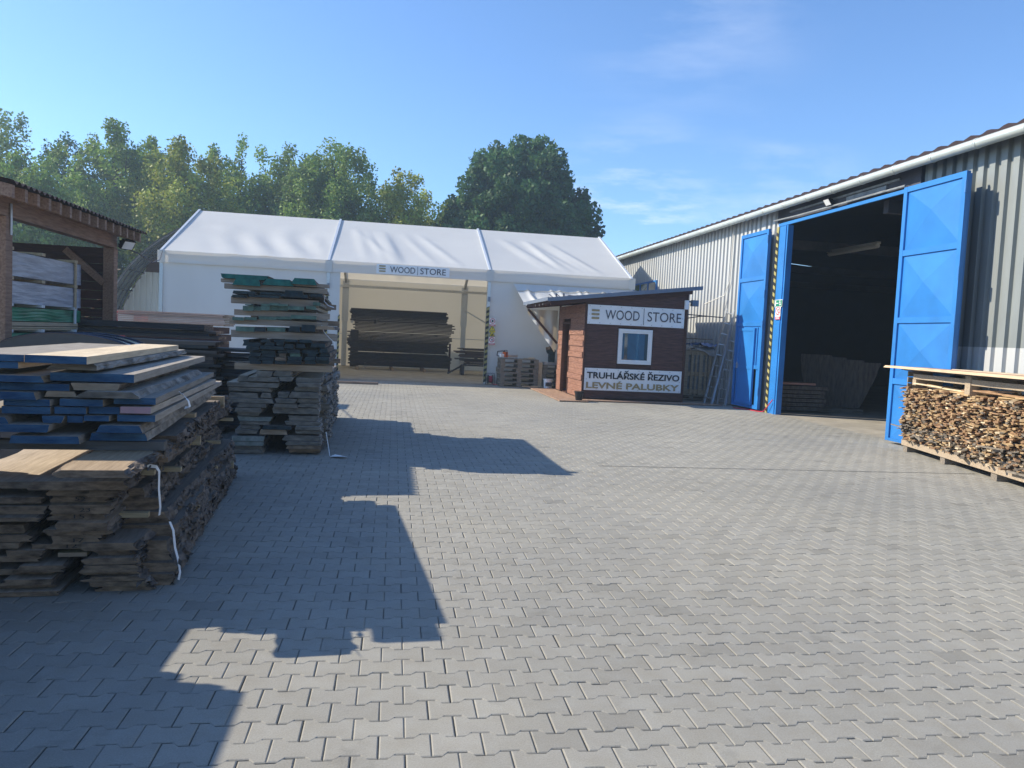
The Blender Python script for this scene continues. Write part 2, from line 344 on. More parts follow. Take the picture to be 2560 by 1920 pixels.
b = MB(); b.box(WX-.05, WX+.0, GY0-.1, GY1+.1, GZ+.02, GZ+.09); b.box(WX-.08, WX+.06, 17.2, GY1, 0, GZ); b.box(WX-.08, WX+.06, GY0-.15, GY0, 0, GZ)
b.box(WX-.10, WX-.08, 17.26, 17.30, 0, GZ); b.box(WX-.1, WX-.08, 17.3, 17.55, 2.3, 2.34)
wp(b, 'gate_frame', 'blue_paint')
def hazard(b, x, y, z0, z1, w, ax):
    """diagonal striped tape, on a face with normal -x (ax=y) or -y (ax=x)"""
    z = z0; k = 0; st = .085
    P = (lambda a, zz: (x, y+a, zz)) if ax == 'y' else (lambda a, zz: (x+a, y, zz))
    while z < z1:
        zt = min(z+st, z1); b.add([P(0, z), P(w, z+.05), P(w, zt+.05), P(0, zt)], [(0, 1, 2, 3)], k % 2); z = zt; k += 1
b = MB(); hazard(b, WX-.104, GY1-.02, .02, GZ-.1, .10, 'y'); b.box(WX-.10, WX-.07, GY1-.02, GY1+.08, 0, GZ, 1)
wp(b, 'hazard_tape', ['hazard_black', 'hazard_yellow'])

def gate_leaf(loc, y0, y1, rows, thick, wicket=False, nm='gate_leaf'):
    """leaf in plane x=0 facing -x; rows = z boundaries"""
    b = MB(); fwd = .06; H = rows[-1]; Wd = y1-y0
    b.box(-.02, .0+thick, y0, y0+.09, 0, H); b.box(-.02, thick, y1-.09, y1, 0, H)
    for i, z in enumerate(rows):
        a = max(0, z-.05) if i else 0; c = min(H, z+.05) if i < len(rows)-1 else H
        if i == len(rows)-1: a = H-.09
        b.box(-.018, thick-.002, y0+.09, y1-.09, a, c)
    o = b.build('leaf_frame', 'blue_paint', wh, (loc-WX, -15, .05)); o.name = nm
    p = MB()
    for i in range(len(rows)-1):
        za = rows[i]+.05; zb = rows[i+1]-(.05 if i < len(rows)-2 else .09); ya, yb = y0+.09, y1-.09; zm = (za+zb)/2; ym = (ya+yb)/2
        if wicket and i == 0 or (wicket and i == 1): continue
        d = -.045
        p.add([(.012, ya, za), (.012, yb, za), (.012, yb, zb), (.012, ya, zb), (-.05, ym+.03*(-1)**i, zm+.05*(i-1))], [(1, 0, 4), (2, 1, 4), (3, 2, 4), (0, 3, 4)])
    if p.v: p.build('panel', 'blue_paint', o)
    if wicket:
        q = MB(); H2 = rows[2]
        q.box(.005, .03, y0+.09, y1-.09, .05, H2-.05); 
        q.build('panel', 'blue_paint', o)
        dr = MB(); a, c = y0+.34, y1-.26; dr.box(-.035, -.0, a, c, .08, H2-.10); d = dr.build('wicket_door', 'blue_paint', o)
        dr = MB()
        for (s, t, u, v) in ((a, a+.07, .08, H2-.1), (c-.07, c, .08, H2-.1), (a+.07, c-.07, H2-.17, H2-.1), (a+.07, c-.07, .08, .15), (a+.07, c-.07, .98, 1.05)): dr.box(-.05, -.035, s, t, u, v)
        dr.build('door_frame', 'blue_paint', d)
        hd = MB(); hd.box(-.08, -.05, c-.06, c-.03, .98, 1.14); hd.bar((-.09, c-.05, 1.08), (-.09, c-.17, 1.08), .015, .015); hd.build('handle', 'aluminium', d)
        for (s, t) in ((a-.10, a-.05), (c+.05, c+.1)):
            e = MB(); e.box(-.02, .004, s, t, .1, H2-.08); e.box(-.02, .004, min(s, t), max(s, t), .1, 1.0); e.build('stile', 'blue_paint', o)
    h = MB()
    for z in (.35, H*.45, H*.62, H-.35):
        yy = y0 if nm == 'gate_leaf' and loc < 8.9 else y0
        h.tube([(-.03, y0-.01, z), (-.03, y0-.01, z+.2)], .02, 8)
    h.build('hinge', 'blue_paint', o); return o
gate_leaf(8.76, 10.98, 12.48, [0, 1.06, 2.13, 3.30, 4.45], .05)
gate_leaf(8.90, 11.12, 12.40, [0, 1.06, 2.13, 3.30, 4.45], .05)
gate_leaf(8.98, 17.84, 19.34, [0, 1.04, 2.12, 3.27, 4.45], .05, wicket=True)
gate_leaf(9.08, 18.0, 19.55, [0, 1.04, 2.10, 3.27, 4.40], .05)
# windows far along the wall
for ya, yb in ((26.5, 29.2),):
    b = MB(); b.box(WX-.04, WX+.02, ya, yb, 3.38, 3.44); b.box(WX-.04, WX+.02, ya, yb, 3.76, 3.82)
    for y in (ya, ya+.9, ya+1.8, yb-.06): b.box(WX-.04, WX+.02, y, y+.06, 3.44, 3.76)
    f = wp(b, 'window', 'blue_paint'); g = MB(); g.box(WX-.02, WX-.005, ya+.06, yb-.06, 3.44, 3.76); g.build('pane', 'glass', f)
b = MB(); b.tube([(WX-.04, 20.3, 4.9), (WX-.05, 20.3, 4.2), (WX-.05, 20.32, 3.4), (WX-.1, 20.5, 3.0), (WX-.5, 20.9, 2.75)], .016, 6); wp(b, 'cable', 'canvas')
# gate floodlight, sign plates on the jamb, tube light
def floodlight(loc, rz, label):
    t = thing('floodlight', label, 'floodlight', loc, rz)
    b = MB(); b.box(-.11, .11, -.03, .03, -.08, .08, 0, Matrix.Rotation(R(35), 4, 'X')); b.box(-.02, .02, -.02, .14, .02, .06); b.build('housing', 'black_plastic', t)
    g = MB(); g.box(-.095, .095, -.036, -.031, -.065, .065, 0, Matrix.Rotation(R(35), 4, 'X')); g.build('lens', 'white_pvc', t); return t
floodlight((WX-.16, 15.4, 4.76), R(-90), 'small floodlight fixed above the open warehouse gate')
floodlight((-4.16, 12.86, 2.72), R(60), 'small floodlight on the corner of the brown timber shed')
b = MB(); b.tube([(12, 18.0, 4.3), (12, 20.2, 4.3)], .06, 10); b.box(11.95, 12.05, 17.95, 20.25, 4.34, 4.40)
tag(b.build('tube_light', 'canvas'), 'unlit white tube light hanging inside the dark warehouse', 'light')
t = thing('exit_sign', 'green emergency exit sign on the blue gate jamb', 'sign', (WX-.11, 17.36, 2.67))
b = MB(); b.box(-.008, 0, -.19, .19, -.085, .085); b.build('sign_plate', 'white_pvc', t)
b = MB(); b.box(-.011, -.008, -.18, .18, -.075, .075); b.build('sign_field', 'sign_green', t)
b = MB(); b.box(-.014, -.011, .10, .15, -.055, .055); b.box(-.014, -.011, -.02, .09, -.008, .008); b.bar((-.0125, -.14, -.05), (-.0125, -.07, .02), .02, .003, upv=(1, 0, 0)); b.bar((-.0125, -.07, -.055), (-.0125, -.10, .0), .018, .003, upv=(1, 0, 0)); b.bar((-.0125, -.12, .015), (-.0125, -.05, .03), .016, .003, upv=(1, 0, 0)); b.tube([(-.014, -.09, .055), (-.011, -.09, .055)], .018, 8)
b.build('pictogram', 'white_pvc', t)
def round_sign(loc, rz, label, red_band=True, kind='hand', s=1.0):
    """plate in xz plane facing -y"""
    t = thing('warning_sign', label, 'sign', loc, rz); w = .105*s
    if kind in ('hand', 'nofire'):
        b = MB(); b.box(-w, w, -.006, 0, -.07*s, .21*s); b.build('sign_plate', 'white_pvc', t)
        b = MB(); k = 24; c = (0, .115*s)
        for j in range(k):
            a0, a1 = 2*math.pi*j/k, 2*math.pi*(j+1)/k; ro, ri = .092*s, .070*s
            b.add([(c[0]+r*math.cos(a), -.009, c[1]+r*math.sin(a)) for r, a in ((ri, a0), (ro, a0), (ro, a1), (ri, a1))], [(0, 1, 2, 3)])
        b.bar((-.055*s, -.0095, .17*s), (.055*s, -.0095, .06*s), .016*s, .002, upv=(0, 1, 0)) if kind == 'nofire' else None
        b.box(-w, w, -.009, -.006, -.068*s, -.005*s); b.build('red_ring', 'sign_red', t)
        b = MB()
        if kind == 'hand': b.tube([(0, -.011, .105*s), (0, -.007, .105*s)], .035*s, 12); b.box(-.03*s, .03*s, -.010, -.007, .09*s, .155*s)
        else: b.bar((-.02*s, -.008, .10*s), (.04*s, -.008, .15*s), .02*s, .002, upv=(0, 1, 0)); b.box(.0, .015*s, -.0085, -.0065, .07*s, .13*s)
        b.build('pictogram', 'ink_black', t)
        b = MB()
        for i in range(3): b.box(-w*.8, w*.75, -.011, -.0095, (-.02-.018*i)*s, (-.012-.018*i)*s)
        b.build('lettering', 'white_pvc', t)
    else:
        b = MB(); b.prism([(-w*1.05, 0), (w*1.05, 0), (0, .185*s)], -.006, 0, 'y'); b.build('sign_plate', 'ink_black', t)
        b = MB(); b.prism([(-w*.86, .012*s), (w*.86, .012*s), (0, .162*s)], -.009, -.006, 'y')
        if kind == 'bang': b.box(-w, w, -.008, 0, -.07*s, -.008*s)
        b.build('yellow_field', 'sign_yellow', t)
        b = MB()
        if kind == 'bang': b.box(-.010*s, .010*s, -.012, -.0095, .055*s, .12*s); b.box(-.01*s, .01*s, -.012, -.0095, .025*s, .042*s); b.box(-w*.8, w*.8, -.011, -.008, -.03*s, -.022*s); b.box(-w*.8, w*.6, -.011, -.008, -.055*s, -.047*s)
        else: b.bar((-.05*s, -.011, .03*s), (.03*s, -.011, .09*s), .022*s, .002, upv=(0, 1, 0)); b.box(-.02*s, .05*s, -.012, -.0095, .025*s, .045*s); b.tube([(.02*s, -.012, .075*s), (.02*s, -.0095, .075*s)], .02*s, 8)
        b.build('pictogram', 'ink_black', t)
    return t
round_sign((WX-.105, 17.36, 2.36), R(-90), 'no open fire sign with red ring on the blue gate jamb, under the exit sign', kind='nofire', s=1.15)

# ================================================================== TENT
TY, TYR, TYB = 24.6, 29.0, 33.4; EZ, VZ, RZ = 3.66, 3.30, 5.50; TX = [-6.98, -2.08, 2.95, 7.65]
tent = thing('storage_tent', 'large white canvas storage tent with open middle bay', 'tent', (0, TY, 0))
def tp(b, name, mats, **k): return b.build(name, mats, tent, (0, -TY, 0), **k)
for i in range(3):
    xa, xb = TX[i], TX[i+1]
    for front in (1, 0):
        rs = random.Random(20+i); ph = [rs.uniform(0, 6) for _ in range(6)]
        folds = [(rs.uniform(.08, .6), rs.uniform(.55, 1.5), rs.uniform(.25, .6)) for _ in range(9)]
        def fn(u, v):
            x = xa+(xb-xa)*u; y = (TY-.03+(TYR-TY+.03)*v) if front else (TYB+.03-(TYB+.03-TYR)*v)
            z = EZ+(RZ-EZ)*v - .07*math.sin(math.pi*v)*math.sin(math.pi*u)**.7
            s = 0; e = 4*u*(1-u)
            if i == 0: s = .045*math.sin(30*u+3*math.sin(4*v+ph[0])+ph[1])*math.exp(-((v-.28)/.26)**2)*(.5+.5*math.sin(5*u+ph[2]))+.018*math.sin(17*u+5*v)*math.exp(-((v-.62)/.1)**2)
            else:
                for (u0, sl, am) in folds:
                    d = (u-(u0+(1-v)*sl*.28-.12))*(26+8*am); s += am*.10*math.exp(-d*d)*math.sin(math.pi*min(1, v*1.25))**.8*(1 if v < .8 else (1-v)*5)
            return (x, y, z+s*min(1, e*3)*.8)
        b = MB(); b.grid(fn, 110, 36); tp(b, 'roof_panel', 'canvas', smooth=True)
    # valance
    vb = MB(); vb.grid(lambda u, v: (xa+(xb-xa)*u, TY-.07+.012*math.sin(9*u+i)*math.sin(5*v), VZ+(EZ-VZ-.005)*v), 40, 6); tp(vb, 'valance', 'canvas', smooth=True)
for x in TX:
    b = MB(); b.bar((x, TY-.09, EZ-.02), (x, TYR, RZ+.03), .07, .04); tp(b, 'keder_rail', 'keder'); b = MB(); b.bar((x, TYR, RZ+.03), (x, TYB+.09, EZ-.02), .07, .04); tp(b, 'keder_rail', 'keder')
for x in TX:
    b = MB(); b.box(x-.10, x+.12, TY-.085, TY-.072, VZ-.01, EZ-.005); tp(b, 'valance_cover', 'canvas')
b = MB()
for x in TX:
    b.box(x-.05, x+.05, TY+.05, TY+.17, 0, EZ-.05); b.bar((x, TY+.15, EZ-.1), (x, TYR, RZ-.12), .09, .14); b.bar((x, TYB-.15, EZ-.1), (x, TYR, RZ-.12), .09, .14)
tp(b, 'frame', 'aluminium')
def wallpanel(xa, xb, seed, name='wall_panel', m='canvas_wall', y=TY, z1=VZ+.1):
    rs = random.Random(seed); p = [rs.uniform(0, 6) for _ in range(4)]
    b = MB(); b.grid(lambda u, v: (xa+(xb-xa)*u, y+.03*math.sin(7*u+p[0]+1.2*math.sin(3*v))*math.sin(3.1*v+.2)+.010*math.sin(31*u+p[1])*(v**2), .02+(z1-.02)*v), 70, 26)
    return tp(b, name, m, smooth=True)
wallpanel(TX[0], TX[1], 1); wallpanel(TX[2]+.04, TX[3], 2)
b = MB(); b.box(TX[1]+.05, TX[1]+.36, TY-.02, TY+.02, 0, VZ+.1); tp(b, 'door_pillar', 'canvas_wall')
for x in TX: b = MB(); b.box(x-.05, x+.05, TY-.035, TY+.03, 0, VZ); tp(b, 'pole', 'aluminium')
for x, z in ((TX[2], 2.65), (TX[1], 2.8)): b = MB(); b.box(x-.02, x+.05, TY-.08, TY-.04, z, z+.15); tp(b, 'junction_box', 'sheet_metal_blue')
for a_ in ((TX[1]-.07, TY-.045, .05, 2.6, .09, 'x'), (TX[1]+.33, TY-.045, .05, 1.95, .06, 'x'), (TX[2]-.06, TY-.055, .05, 2.45, .10, 'x')):
    b = MB(); hazard(b, *a_); tp(b, 'hazard_tape', ['hazard_black', 'hazard_yellow'])
# gables
for x, m in ((TX[0], 'canvas_wall'), (TX[3], 'canvas_wall')):
    b = MB(); b.add([(x, TY, 0), (x, TYB+.14, 0), (x, TYB+.14, EZ), (x, TYR, RZ), (x, TY, EZ)], [(0, 1, 2, 3, 4)]); tp(b, 'gable_wall', m)
b = MB(); b.box(TX[0]-.03, TX[0]+.25, TYB-.02, TYB+.12, 0, EZ+.05); tp(b, 'corner_light_seal', 'canvas_wall')  # added unseen strip, closes the rear corner slit against the sun
b = MB(); b.grid(lambda u, v: (TX[0]+(TX[3]-TX[0])*u, TYB+.05+.05*math.sin(11*u+2*v)*math.sin(3*v), (EZ+.06)*v), 90, 20); tp(b, 'rear_wall', 'canvas_liner', smooth=True)
b = MB()
for x in TX[1:3]: b.box(x-.10, x+.10, TYB-.16, TYB-.03, 0, EZ-.1); 
for x in TX[1:3]: b.box(x-.13, x-.101, TYB-.18, TYB-.02, 1.9, EZ-.1); b.box(x+.101, x+.13, TYB-.18, TYB-.02, 1.9, EZ-.1)
b.bar((TX[2], TYB-.2, 2.6), (TX[3], TYB-.2, .1), .05, .05); b.bar((TX[3], TYB-.2, 2.6), (TX[2], TYB-.2, .1), .05, .05)
b.bar((TX[0], TYB-.1, 1.35), (TX[3], TYB-.1, 1.35), .02, .03)
tp(b, 'rear_frame', 'aluminium')
b = MB(); b.bar((TX[0], TYB-.3, 3.35), (TX[3], TYB-.3, 3.35), .10, .09)
for k in range(70): b.box(TX[1]+k*.14, TX[1]+k*.14+.07, TYB-.36, TYB-.3, 3.37, 3.42) if TX[1]+k*.14 < TX[3] else None
tp(b, 'eave_purlin', 'canvas_wall')
b = MB(); b.box(TX[1]+.3, TX[1]+.62, 32.6, 32.66, 0, 1.55); tag(b.build('board', 'dark_panel'), 'dark sheet standing upright at the left end of the open tent bay', 'board')
# banner over the opening
def banner(name, label, loc, rz, w, h, lines, eyelets=True, logo=None, seam=None, wav=.006):
    t = thing(name, label, 'banner', loc, rz); rs = random.Random(len(label))
    b = MB(); fnw = lambda x: wav*math.sin(x*6)+wav*.6*math.sin(x*13+1)
    b.grid(lambda u, v: (w*u, fnw(w*u)*(.4+v), h*v), 60, 8); b.grid(lambda u, v: (w*(1-u), .006+fnw(w*(1-u))*(.4+v), h*v), 60, 8); b.build('cloth', 'banner_white', t, smooth=True)
    for txt, x, z, tw, th, m, bold in lines:
        vs, fs = text_mesh(txt, tw, th, bold); b = MB(); b.add([(v[0]+x, -.009-wav*1.6, v[2]+z) for v in vs], fs); b.build('lettering', m, t)
    if logo:
        lx, lz, lw, lh = logo; b = MB()
        for i in range(3): b.box(lx+(.02*lw if i == 0 else 0), lx+lw, -.012-wav*1.4, -.006-wav*1.4, lz+lh*(i*.40), lz+lh*(i*.40+.20))
        b.build('logo_bars', 'ink_tan', t)
    if seam: b = MB(); b.box(seam, seam+.012, -.012-wav*1.4, -.007-wav*1.4, .06*h, .94*h); b.build('divider_line', 'ink_grey', t)
    if eyelets:
        b = MB(); n = max(2, round(w/.3))
        for i in range(n+1):
            for z in (.035, h-.035): x = .05+(w-.1)*i/n; b.tube([(x, -.012, z), (x, -.004, z)], .014, 8)
        b.tube([(.05, -.012, h/2), (.05, -.004, h/2)], .014, 8); b.tube([(w-.05, -.012, h/2), (w-.05, -.004, h/2)], .014, 8)
        b.build('eyelet', 'aluminium', t)
    return t
banner('banner', 'white company banner on the tent valance above the open bay', (-.62, TY-.10, VZ+.03), 0, 2.28, .30,
       [('WOOD', .42, .055, .78, .19, 'ink_grey', 0), ('STORE', 1.36, .055, .80, .19, 'ink_grey', 0)], False, (.08, .06, .20, .20), 1.27, .004)
for z, kd, lb in ((1.93, 'hand', 'round prohibition sign with red ring, topmost of the four on the tent wall'), (1.73, 'bang', 'yellow warning triangle with exclamation mark, second from top on the tent wall'), (1.54, 'tri', 'yellow warning triangle without text band, third from top on the tent wall'), (1.33, 'nofire', 'round prohibition sign with slash, lowest of the four on the tent wall')):
    round_sign((3.10, TY-.10, z), 0, lb, kind=kd, s=.9)

# rolled-out canvas flap between tent and kiosk roof
KX0, KX1, KY0, KY1 = 4.92, 7.66, 19.55, 22.75
t = thing('canvas_awning', 'wrinkled white canvas flap stretched from the tent to the kiosk roof', 'awning', (0, 23.8, 0))
def flap(u, v):
    x = 3.72+4.1*u+.25*(1-v)*(1-u); y = 24.5-1.5*(1-v); z1 = 3.26; z0 = 2.50+.43*u
    s = sum(a*math.exp(-((u-c-(1-v)*.05)/w)**2) for a, c, w in ((.10, .09, .018), (-.06, .13, .03), (.09, .28, .014), (.07, .345, .016), (-.05, .42, .03), (.09, .50, .013), (.08, .56, .014), (.08, .70, .012), (.07, .78, .014), (.08, .88, .012)))
    sag = -.22*math.sin(math.pi*v)*(1-.3*u)
    if u < .05: x += .10*math.sin(math.pi*v)*(1-u/.05)
    return (x, y, z0+(z1-z0)*v+sag+s*math.sin(math.pi*min(1, v*.8+.2)))
b = MB(); b.grid(flap, 130, 22); b.build('cloth', 'canvas', t, (0, -23.8, 0), smooth=True)
b = MB(); b.tube([Vector(flap(i/60, .82))+Vector((0, -.01, .012)) for i in range(61)], .008, 4, caps=False); b.build('seam', 'ink_tan', t, (0, -23.8, 0))
vs, fs = text_mesh('WO', .95, .3)
b = MB(); b.add([(lambda q: (q[0], q[1]-.05, q[2]+.05))(flap((v[0]+1.0)/4.1, .42+v[2]*1.0)) for v in vs], fs); b.build('lettering', 'ink_grey', t, (0, -23.8, 0))
b = MB(); b.grid(lambda u, v: (3.98+.95*u, 23.05+.05*math.sin(14*u), 2.42-(1-v)*(.12+1.25*u)*(1 if u < .93 else .9)), 40, 16); b.build('hanging_end', 'canvas_wall', t, (0, -23.8, 0), smooth=True)

# ================================================================== KIOSK
kiosk = thing('wooden_kiosk', 'small dark brown plank kiosk with lean-to roof and white window', 'kiosk', (6.3, 21, 0))
def kp(b, name, mats, par=None, **k): return b.build(name, mats, par or kiosk, (0, 0, 0) if par else (-6.3, -21, 0), **k)
def kz(x): return 2.52+.125*(x-3.92)          # underside of the roof
def planks_front(b, x0, x1, z0, z1, y, holes=(), hgt=.135, thick=.022):
    z = z0; k = 0
    while z < z1:
        zt = min(z+hgt, z1); segs = [(x0, x1)]
        for hx0, hx1, hz0, hz1 in holes:
            if z < hz1-.001 and zt > hz0+.001: segs = [(a, c) for s in segs for a, c in ((s[0], min(s[1], hx0)), (max(s[0], hx1), s[1])) if c > a]
        for a, c in segs: b.box(a, c, y, y+thick, z+.003, zt, 0)
        z = zt; k += 1
b = MB(); planks_front(b, KX0, KX1, .06, 2.44, KY0, [(5.80, 6.76, .97, 1.93)])
b.prism([(KX0, 2.44), (KX1, 2.44), (KX1, kz(KX1)-.02), (KX0, kz(KX0)-.02)], KY0, KY0+.022, 'y')
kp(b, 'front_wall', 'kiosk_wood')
b = MB(); b.box(KX0+.03, KX1-.03, KY0+.03, KY0+.06, .06, .97); b.box(KX0+.03, KX1-.03, KY0+.03, KY0+.06, 1.93, 2.44); b.box(KX0+.03, 5.8, KY0+.03, KY0+.06, .97, 1.93); b.box(6.76, KX1-.03, KY0+.03, KY0+.06, .97, 1.93)
b.box(KX0+.03, KX1-.03, KY1-.06, KY1-.03, 0, 2.5); b.box(KX1-.05, KX1-.02, KY0+.06, KY1-.06, 0, 2.8); b.box(KX0+.03, KX1, KY0+.06, KY1, .0, .05)
kp(b, 'inner_shell', 'dark_timber')
for x, y in ((KX0-.025, KY0-.025), (KX1-.03, KY0-.025), (KX0-.025, KY1-.03)): b = MB(); b.box(x, x+.055, y, y+.055, .03, kz(x)-.03); kp(b, 'corner_post', 'dark_timber')
# left wall boards with the door gap
DY0, DY1 = 21.25, 22.1
b = MB(); z = .05; k = 0; random.seed(3)
while z < 2.5:
    hgt = .15; zt = min(z+hgt, 2.52); out_ = .028 if k in (3, 7, 9, 11) else 0
    lap = random.uniform(.0, .004)
    for ya, yb in ((KY0+.03, DY0-.05), (DY1+.05, KY1-.03)) if z < 2.02 else ((KY0+.03, KY1-.03),):
        b.box(KX0-.02-lap-(out_ if ya < DY0-.5 else out_*.6), KX0+.01, ya, yb, z+.004, zt, 0)
    z = zt; k += 1
kp(b, 'side_wall', 'kiosk_wood_sunlit')
b = MB(); b.box(KX0-.04, KX0+.05, DY0-.05, DY0, .02, 2.06); b.box(KX0-.04, KX0+.05, DY1, DY1+.05, .02, 2.06); b.box(KX0-.04, KX0+.05, DY0, DY1, 2.01, 2.06); kp(b, 'door_frame', 'dark_timber')
b = MB(); Md = Matrix.Translation((KX0+.04, DY0+.01, 0)) @ Matrix.Rotation(R(-62), 4, 'Z'); b.box(0, .035, 0, .80, .03, 2.0, 0, Md); d = kp(b, 'door', 'fresh_board')
b = MB(); b.tube([Md @ Vector((-.04, .72, 1.02)), Md @ Vector((-.04, .62, 1.02))], .012, 6); kp(b, 'door_handle', 'aluminium', d)
# roof
b = MB(); b.prism([(3.88, kz(3.88)+.03), (7.97, kz(7.97)+.03), (7.97, kz(7.97)+.09), (3.88, kz(3.88)+.09)], 19.38, 23.12, 'y'); rr = kp(b, 'roof', 'sheet_metal_blue')
b = MB(); b.prism([(3.86, kz(3.86)+.0), (7.99, kz(7.99)+.0), (7.99, kz(7.99)+.10), (3.86, kz(3.86)+.10)], 19.35, 19.378, 'y'); b.box(3.84, 3.862, 19.35, 23.12, kz(3.86)+.02, kz(3.86)+.11); kp(b, 'fascia', 'sheet_metal_blue', rr)
b = MB()
for y in (19.45, 20.1, 21.0, 21.9, 23.0): b.prism([(3.95, kz(3.95)-.09), (7.75, kz(7.75)-.09), (7.75, kz(7.75)+.028), (3.95, kz(3.95)+.028)], y, y+.06, 'y')
b.box(3.93, 3.948, 19.38, 23.08, kz(3.93)-.05, kz(3.93)+.016); kp(b, 'rafter', 'dark_timber')
b = MB()
for y in (20.4, 20.9, 21.5): b.box(3.915, 3.929, y, y+.03, kz(3.93)-.07, kz(3.93)-.01)
kp(b, 'bracket', 'aluminium')
b = MB(); b.bar((3.98, 23.03, 2.42), (KX0-.02, 22.9, 1.42), .07, .07); kp(b, 'brace', 'dark_timber')
# window
b = MB()
X0, X1, Z0, Z1 = 5.82, 6.74, .99, 1.91
for (a, c, e, f) in ((X0, X1, Z0, Z0+.065), (X0, X1, Z1-.065, Z1), (X0, X0+.065, Z0+.065, Z1-.065), (X1-.065, X1, Z0+.065, Z1-.065)): b.box(a, c, KY0-.03, KY0+.05, e, f)
for (a, c, e, f) in ((X0+.065, X1-.065, Z0+.065, Z0+.11), (X0+.065, X1-.065, Z1-.11, Z1-.065), (X0+.065, X0+.11, Z0+.11, Z1-.11), (X1-.11, X1-.065, Z0+.11, Z1-.11)): b.box(a, c, KY0-.018, KY0+.04, e, f)
w = kp(b, 'window', 'white_pvc', bevel=.004)
for i_, (a, c) in enumerate(((X0+.11, X0+.17), (X0+.26, X0+.50), (X0+.56, X0+.72))): b = MB(); b.box(a, c, KY0-.004, KY0-.001, Z0+.13, Z1-.12); kp(b, 'curtain', 'curtain_blue', w)
b = MB(); b.box(X0+.11, X1-.11, KY0+.0, KY0+.012, Z0+.11, Z1-.11); kp(b, 'pane', 'glass', w)
banner('banner', 'upper white company banner on the kiosk front, above the window', (4.95, KY0-.035, 2.0), R(.4), 2.64, .50,
       [('WOOD', .47, .135, .93, .25, 'ink_grey', .0), ('STORE', 1.62, .135, .93, .25, 'ink_grey', .0)], True, (.10, .13, .21, .25), 1.51, .004)
banner('banner', 'lower white lettered banner on the kiosk front, under the window', (4.95, KY0-.035, .27), R(.4), 2.66, .58,
       [('TRUHLÁŘSKÉ ŘEZIVO', .06, .31, 2.54, .225, 'ink_black', .026), ('LEVNÉ PALUBKY', .05, .05, 2.55, .205, 'ink_tan', .03)], True, None, None, .005)
b = MB(); b.box(KX1-.10, KX1+.0, KY0-.12, KY0-.03, 2.50, 2.74); tag(b.build('meter_box', 'white_pvc', bevel=.01), 'small white box under the right end of the kiosk roof', 'box')
b = MB(); b.box(7.78, 7.96, 19.5, 19.66, 2.60, 2.76); b.bar((7.66, 19.58, 2.72), (7.80, 19.58, 2.72), .04, .04); tag(b.build('wall_lamp', 'sheet_metal_blue', bevel=.008), 'square grey-blue lamp on the right side of the kiosk', 'lamp')
b = MB(); b.tube([(7.68, 19.6, 2.38), (8.3, 19.65, 2.36), (8.75, 19.75, 2.35)], .014, 6); b.tube([(7.68, 19.7, 2.27), (8.1, 19.7, 2.35), (8.3, 19.68, 2.36)], .014, 6)
tag(b.build('antenna_bracket', 'dark_panel'), 'thin dark metal rods sticking out from the kiosk side', 'rod')
# deck of red-brown boards around the kiosk
t = thing('wooden_deck', 'low reddish wooden deck strip around the kiosk foot', 'deck', (4.6, 20.5, 0))
b = MB()
for i in range(8): b.box(4.15+.095*i, 4.15+.095*i+.088, 18.75+.0*i, 23.3, .012, .035)
for i in range(4): b.box(4.93, 8.6, 19.05+.10*i, 19.05+.10*i+.092, .012, .035)
b.build('boards', 'deck_wood', t, (-4.6, -20.5, 0))
# plant pot and bucket
t = thing('plant_pot', 'black plastic plant pot at the front left corner of the kiosk', 'pot', (4.70, 18.98, .036))
b = MB(); b.tube([(0, 0, 0), (0, 0, .20)], .085, 16, r2=.115); b.tube([(0, 0, .19), (0, 0, .23)], .125, 16); b.build('pot', 'black_plastic', t)
t = thing('bucket', 'small white bucket beside the far corner of the kiosk', 'bucket', (4.74, 23.2, .036))
b = MB(); b.tube([(0, 0, 0), (0, 0, .26)], .12, 14, r2=.14); b.tube([(0, 0, .25), (0, 0, .28)], .15, 14); b.build('bucket_body', 'white_pvc', t); b = MB(); b.box(-.1, .1, -.14, -.12, .06, .18); b.build('label_print', 'dark_panel', t)

# ================================================================== LADDERS, CRATE, TARPS
def ladder(label, A, B, C, D, n):
    """rails A->C and B->D"""
    A, B, C, D = map(Vector, (A, B, C, D)); t = thing('ladder', label, 'ladder', A)
    for p, q in ((A, C), (B, D)):
        b = MB(); b.bar(p-A, q-A, .045, .075, upv=(0, 1, 0)); b.build('rail', 'aluminium', t)
    for i in range(n): f = (i+.6)/n; b = MB(); b.tube([A.lerp(C, f)-A, B.lerp(D, f)-A], .021, 6); b.build('rung', 'aluminium', t)
ladder('tall aluminium ladder leaning on the warehouse wall beside the kiosk', (8.42, 19.86, 0), (8.44, 19.40, 0), (9.10, 20.25, 2.62), (9.12, 19.82, 2.56), 9)
ladder('shorter aluminium ladder leaning next to the left blue gate leaf', (8.74, 19.74, 0), (8.78, 19.30, 0), (9.10, 19.98, 1.85), (9.13, 19.62, 1.80), 7)
def pallet(root, m='grey_pallet', par=None):
    """euro pallet 1.2 x 0.8 x 0.144 local origin at centre bottom"""
    b = MB()
    for y in (-.35, 0, .35): b.box(-.6, .6, y-.05, y+.05, 0, .022)
    b.build('bottom_boards', m, root)
    for y in (-.345, 0, .345):
        for x in (-.53, 0, .53): b = MB(); b.box(x-.07, x+.07, y-.05, y+.05, .022, .10); b.build('block', m, root)
    b = MB()
    for x in (-.53, 0, .53): b.box(x-.07, x+.07, -.4, .4, .10, .122)
    for y, w in ((-.34, .06), (-.17, .045), (0, .06), (.17, .045), (.34, .06)): b.box(-.6, .6, y-w, y+w, .123, .145)
    b.build('top_boards', m, root)
random.seed(5)
pal0 = None
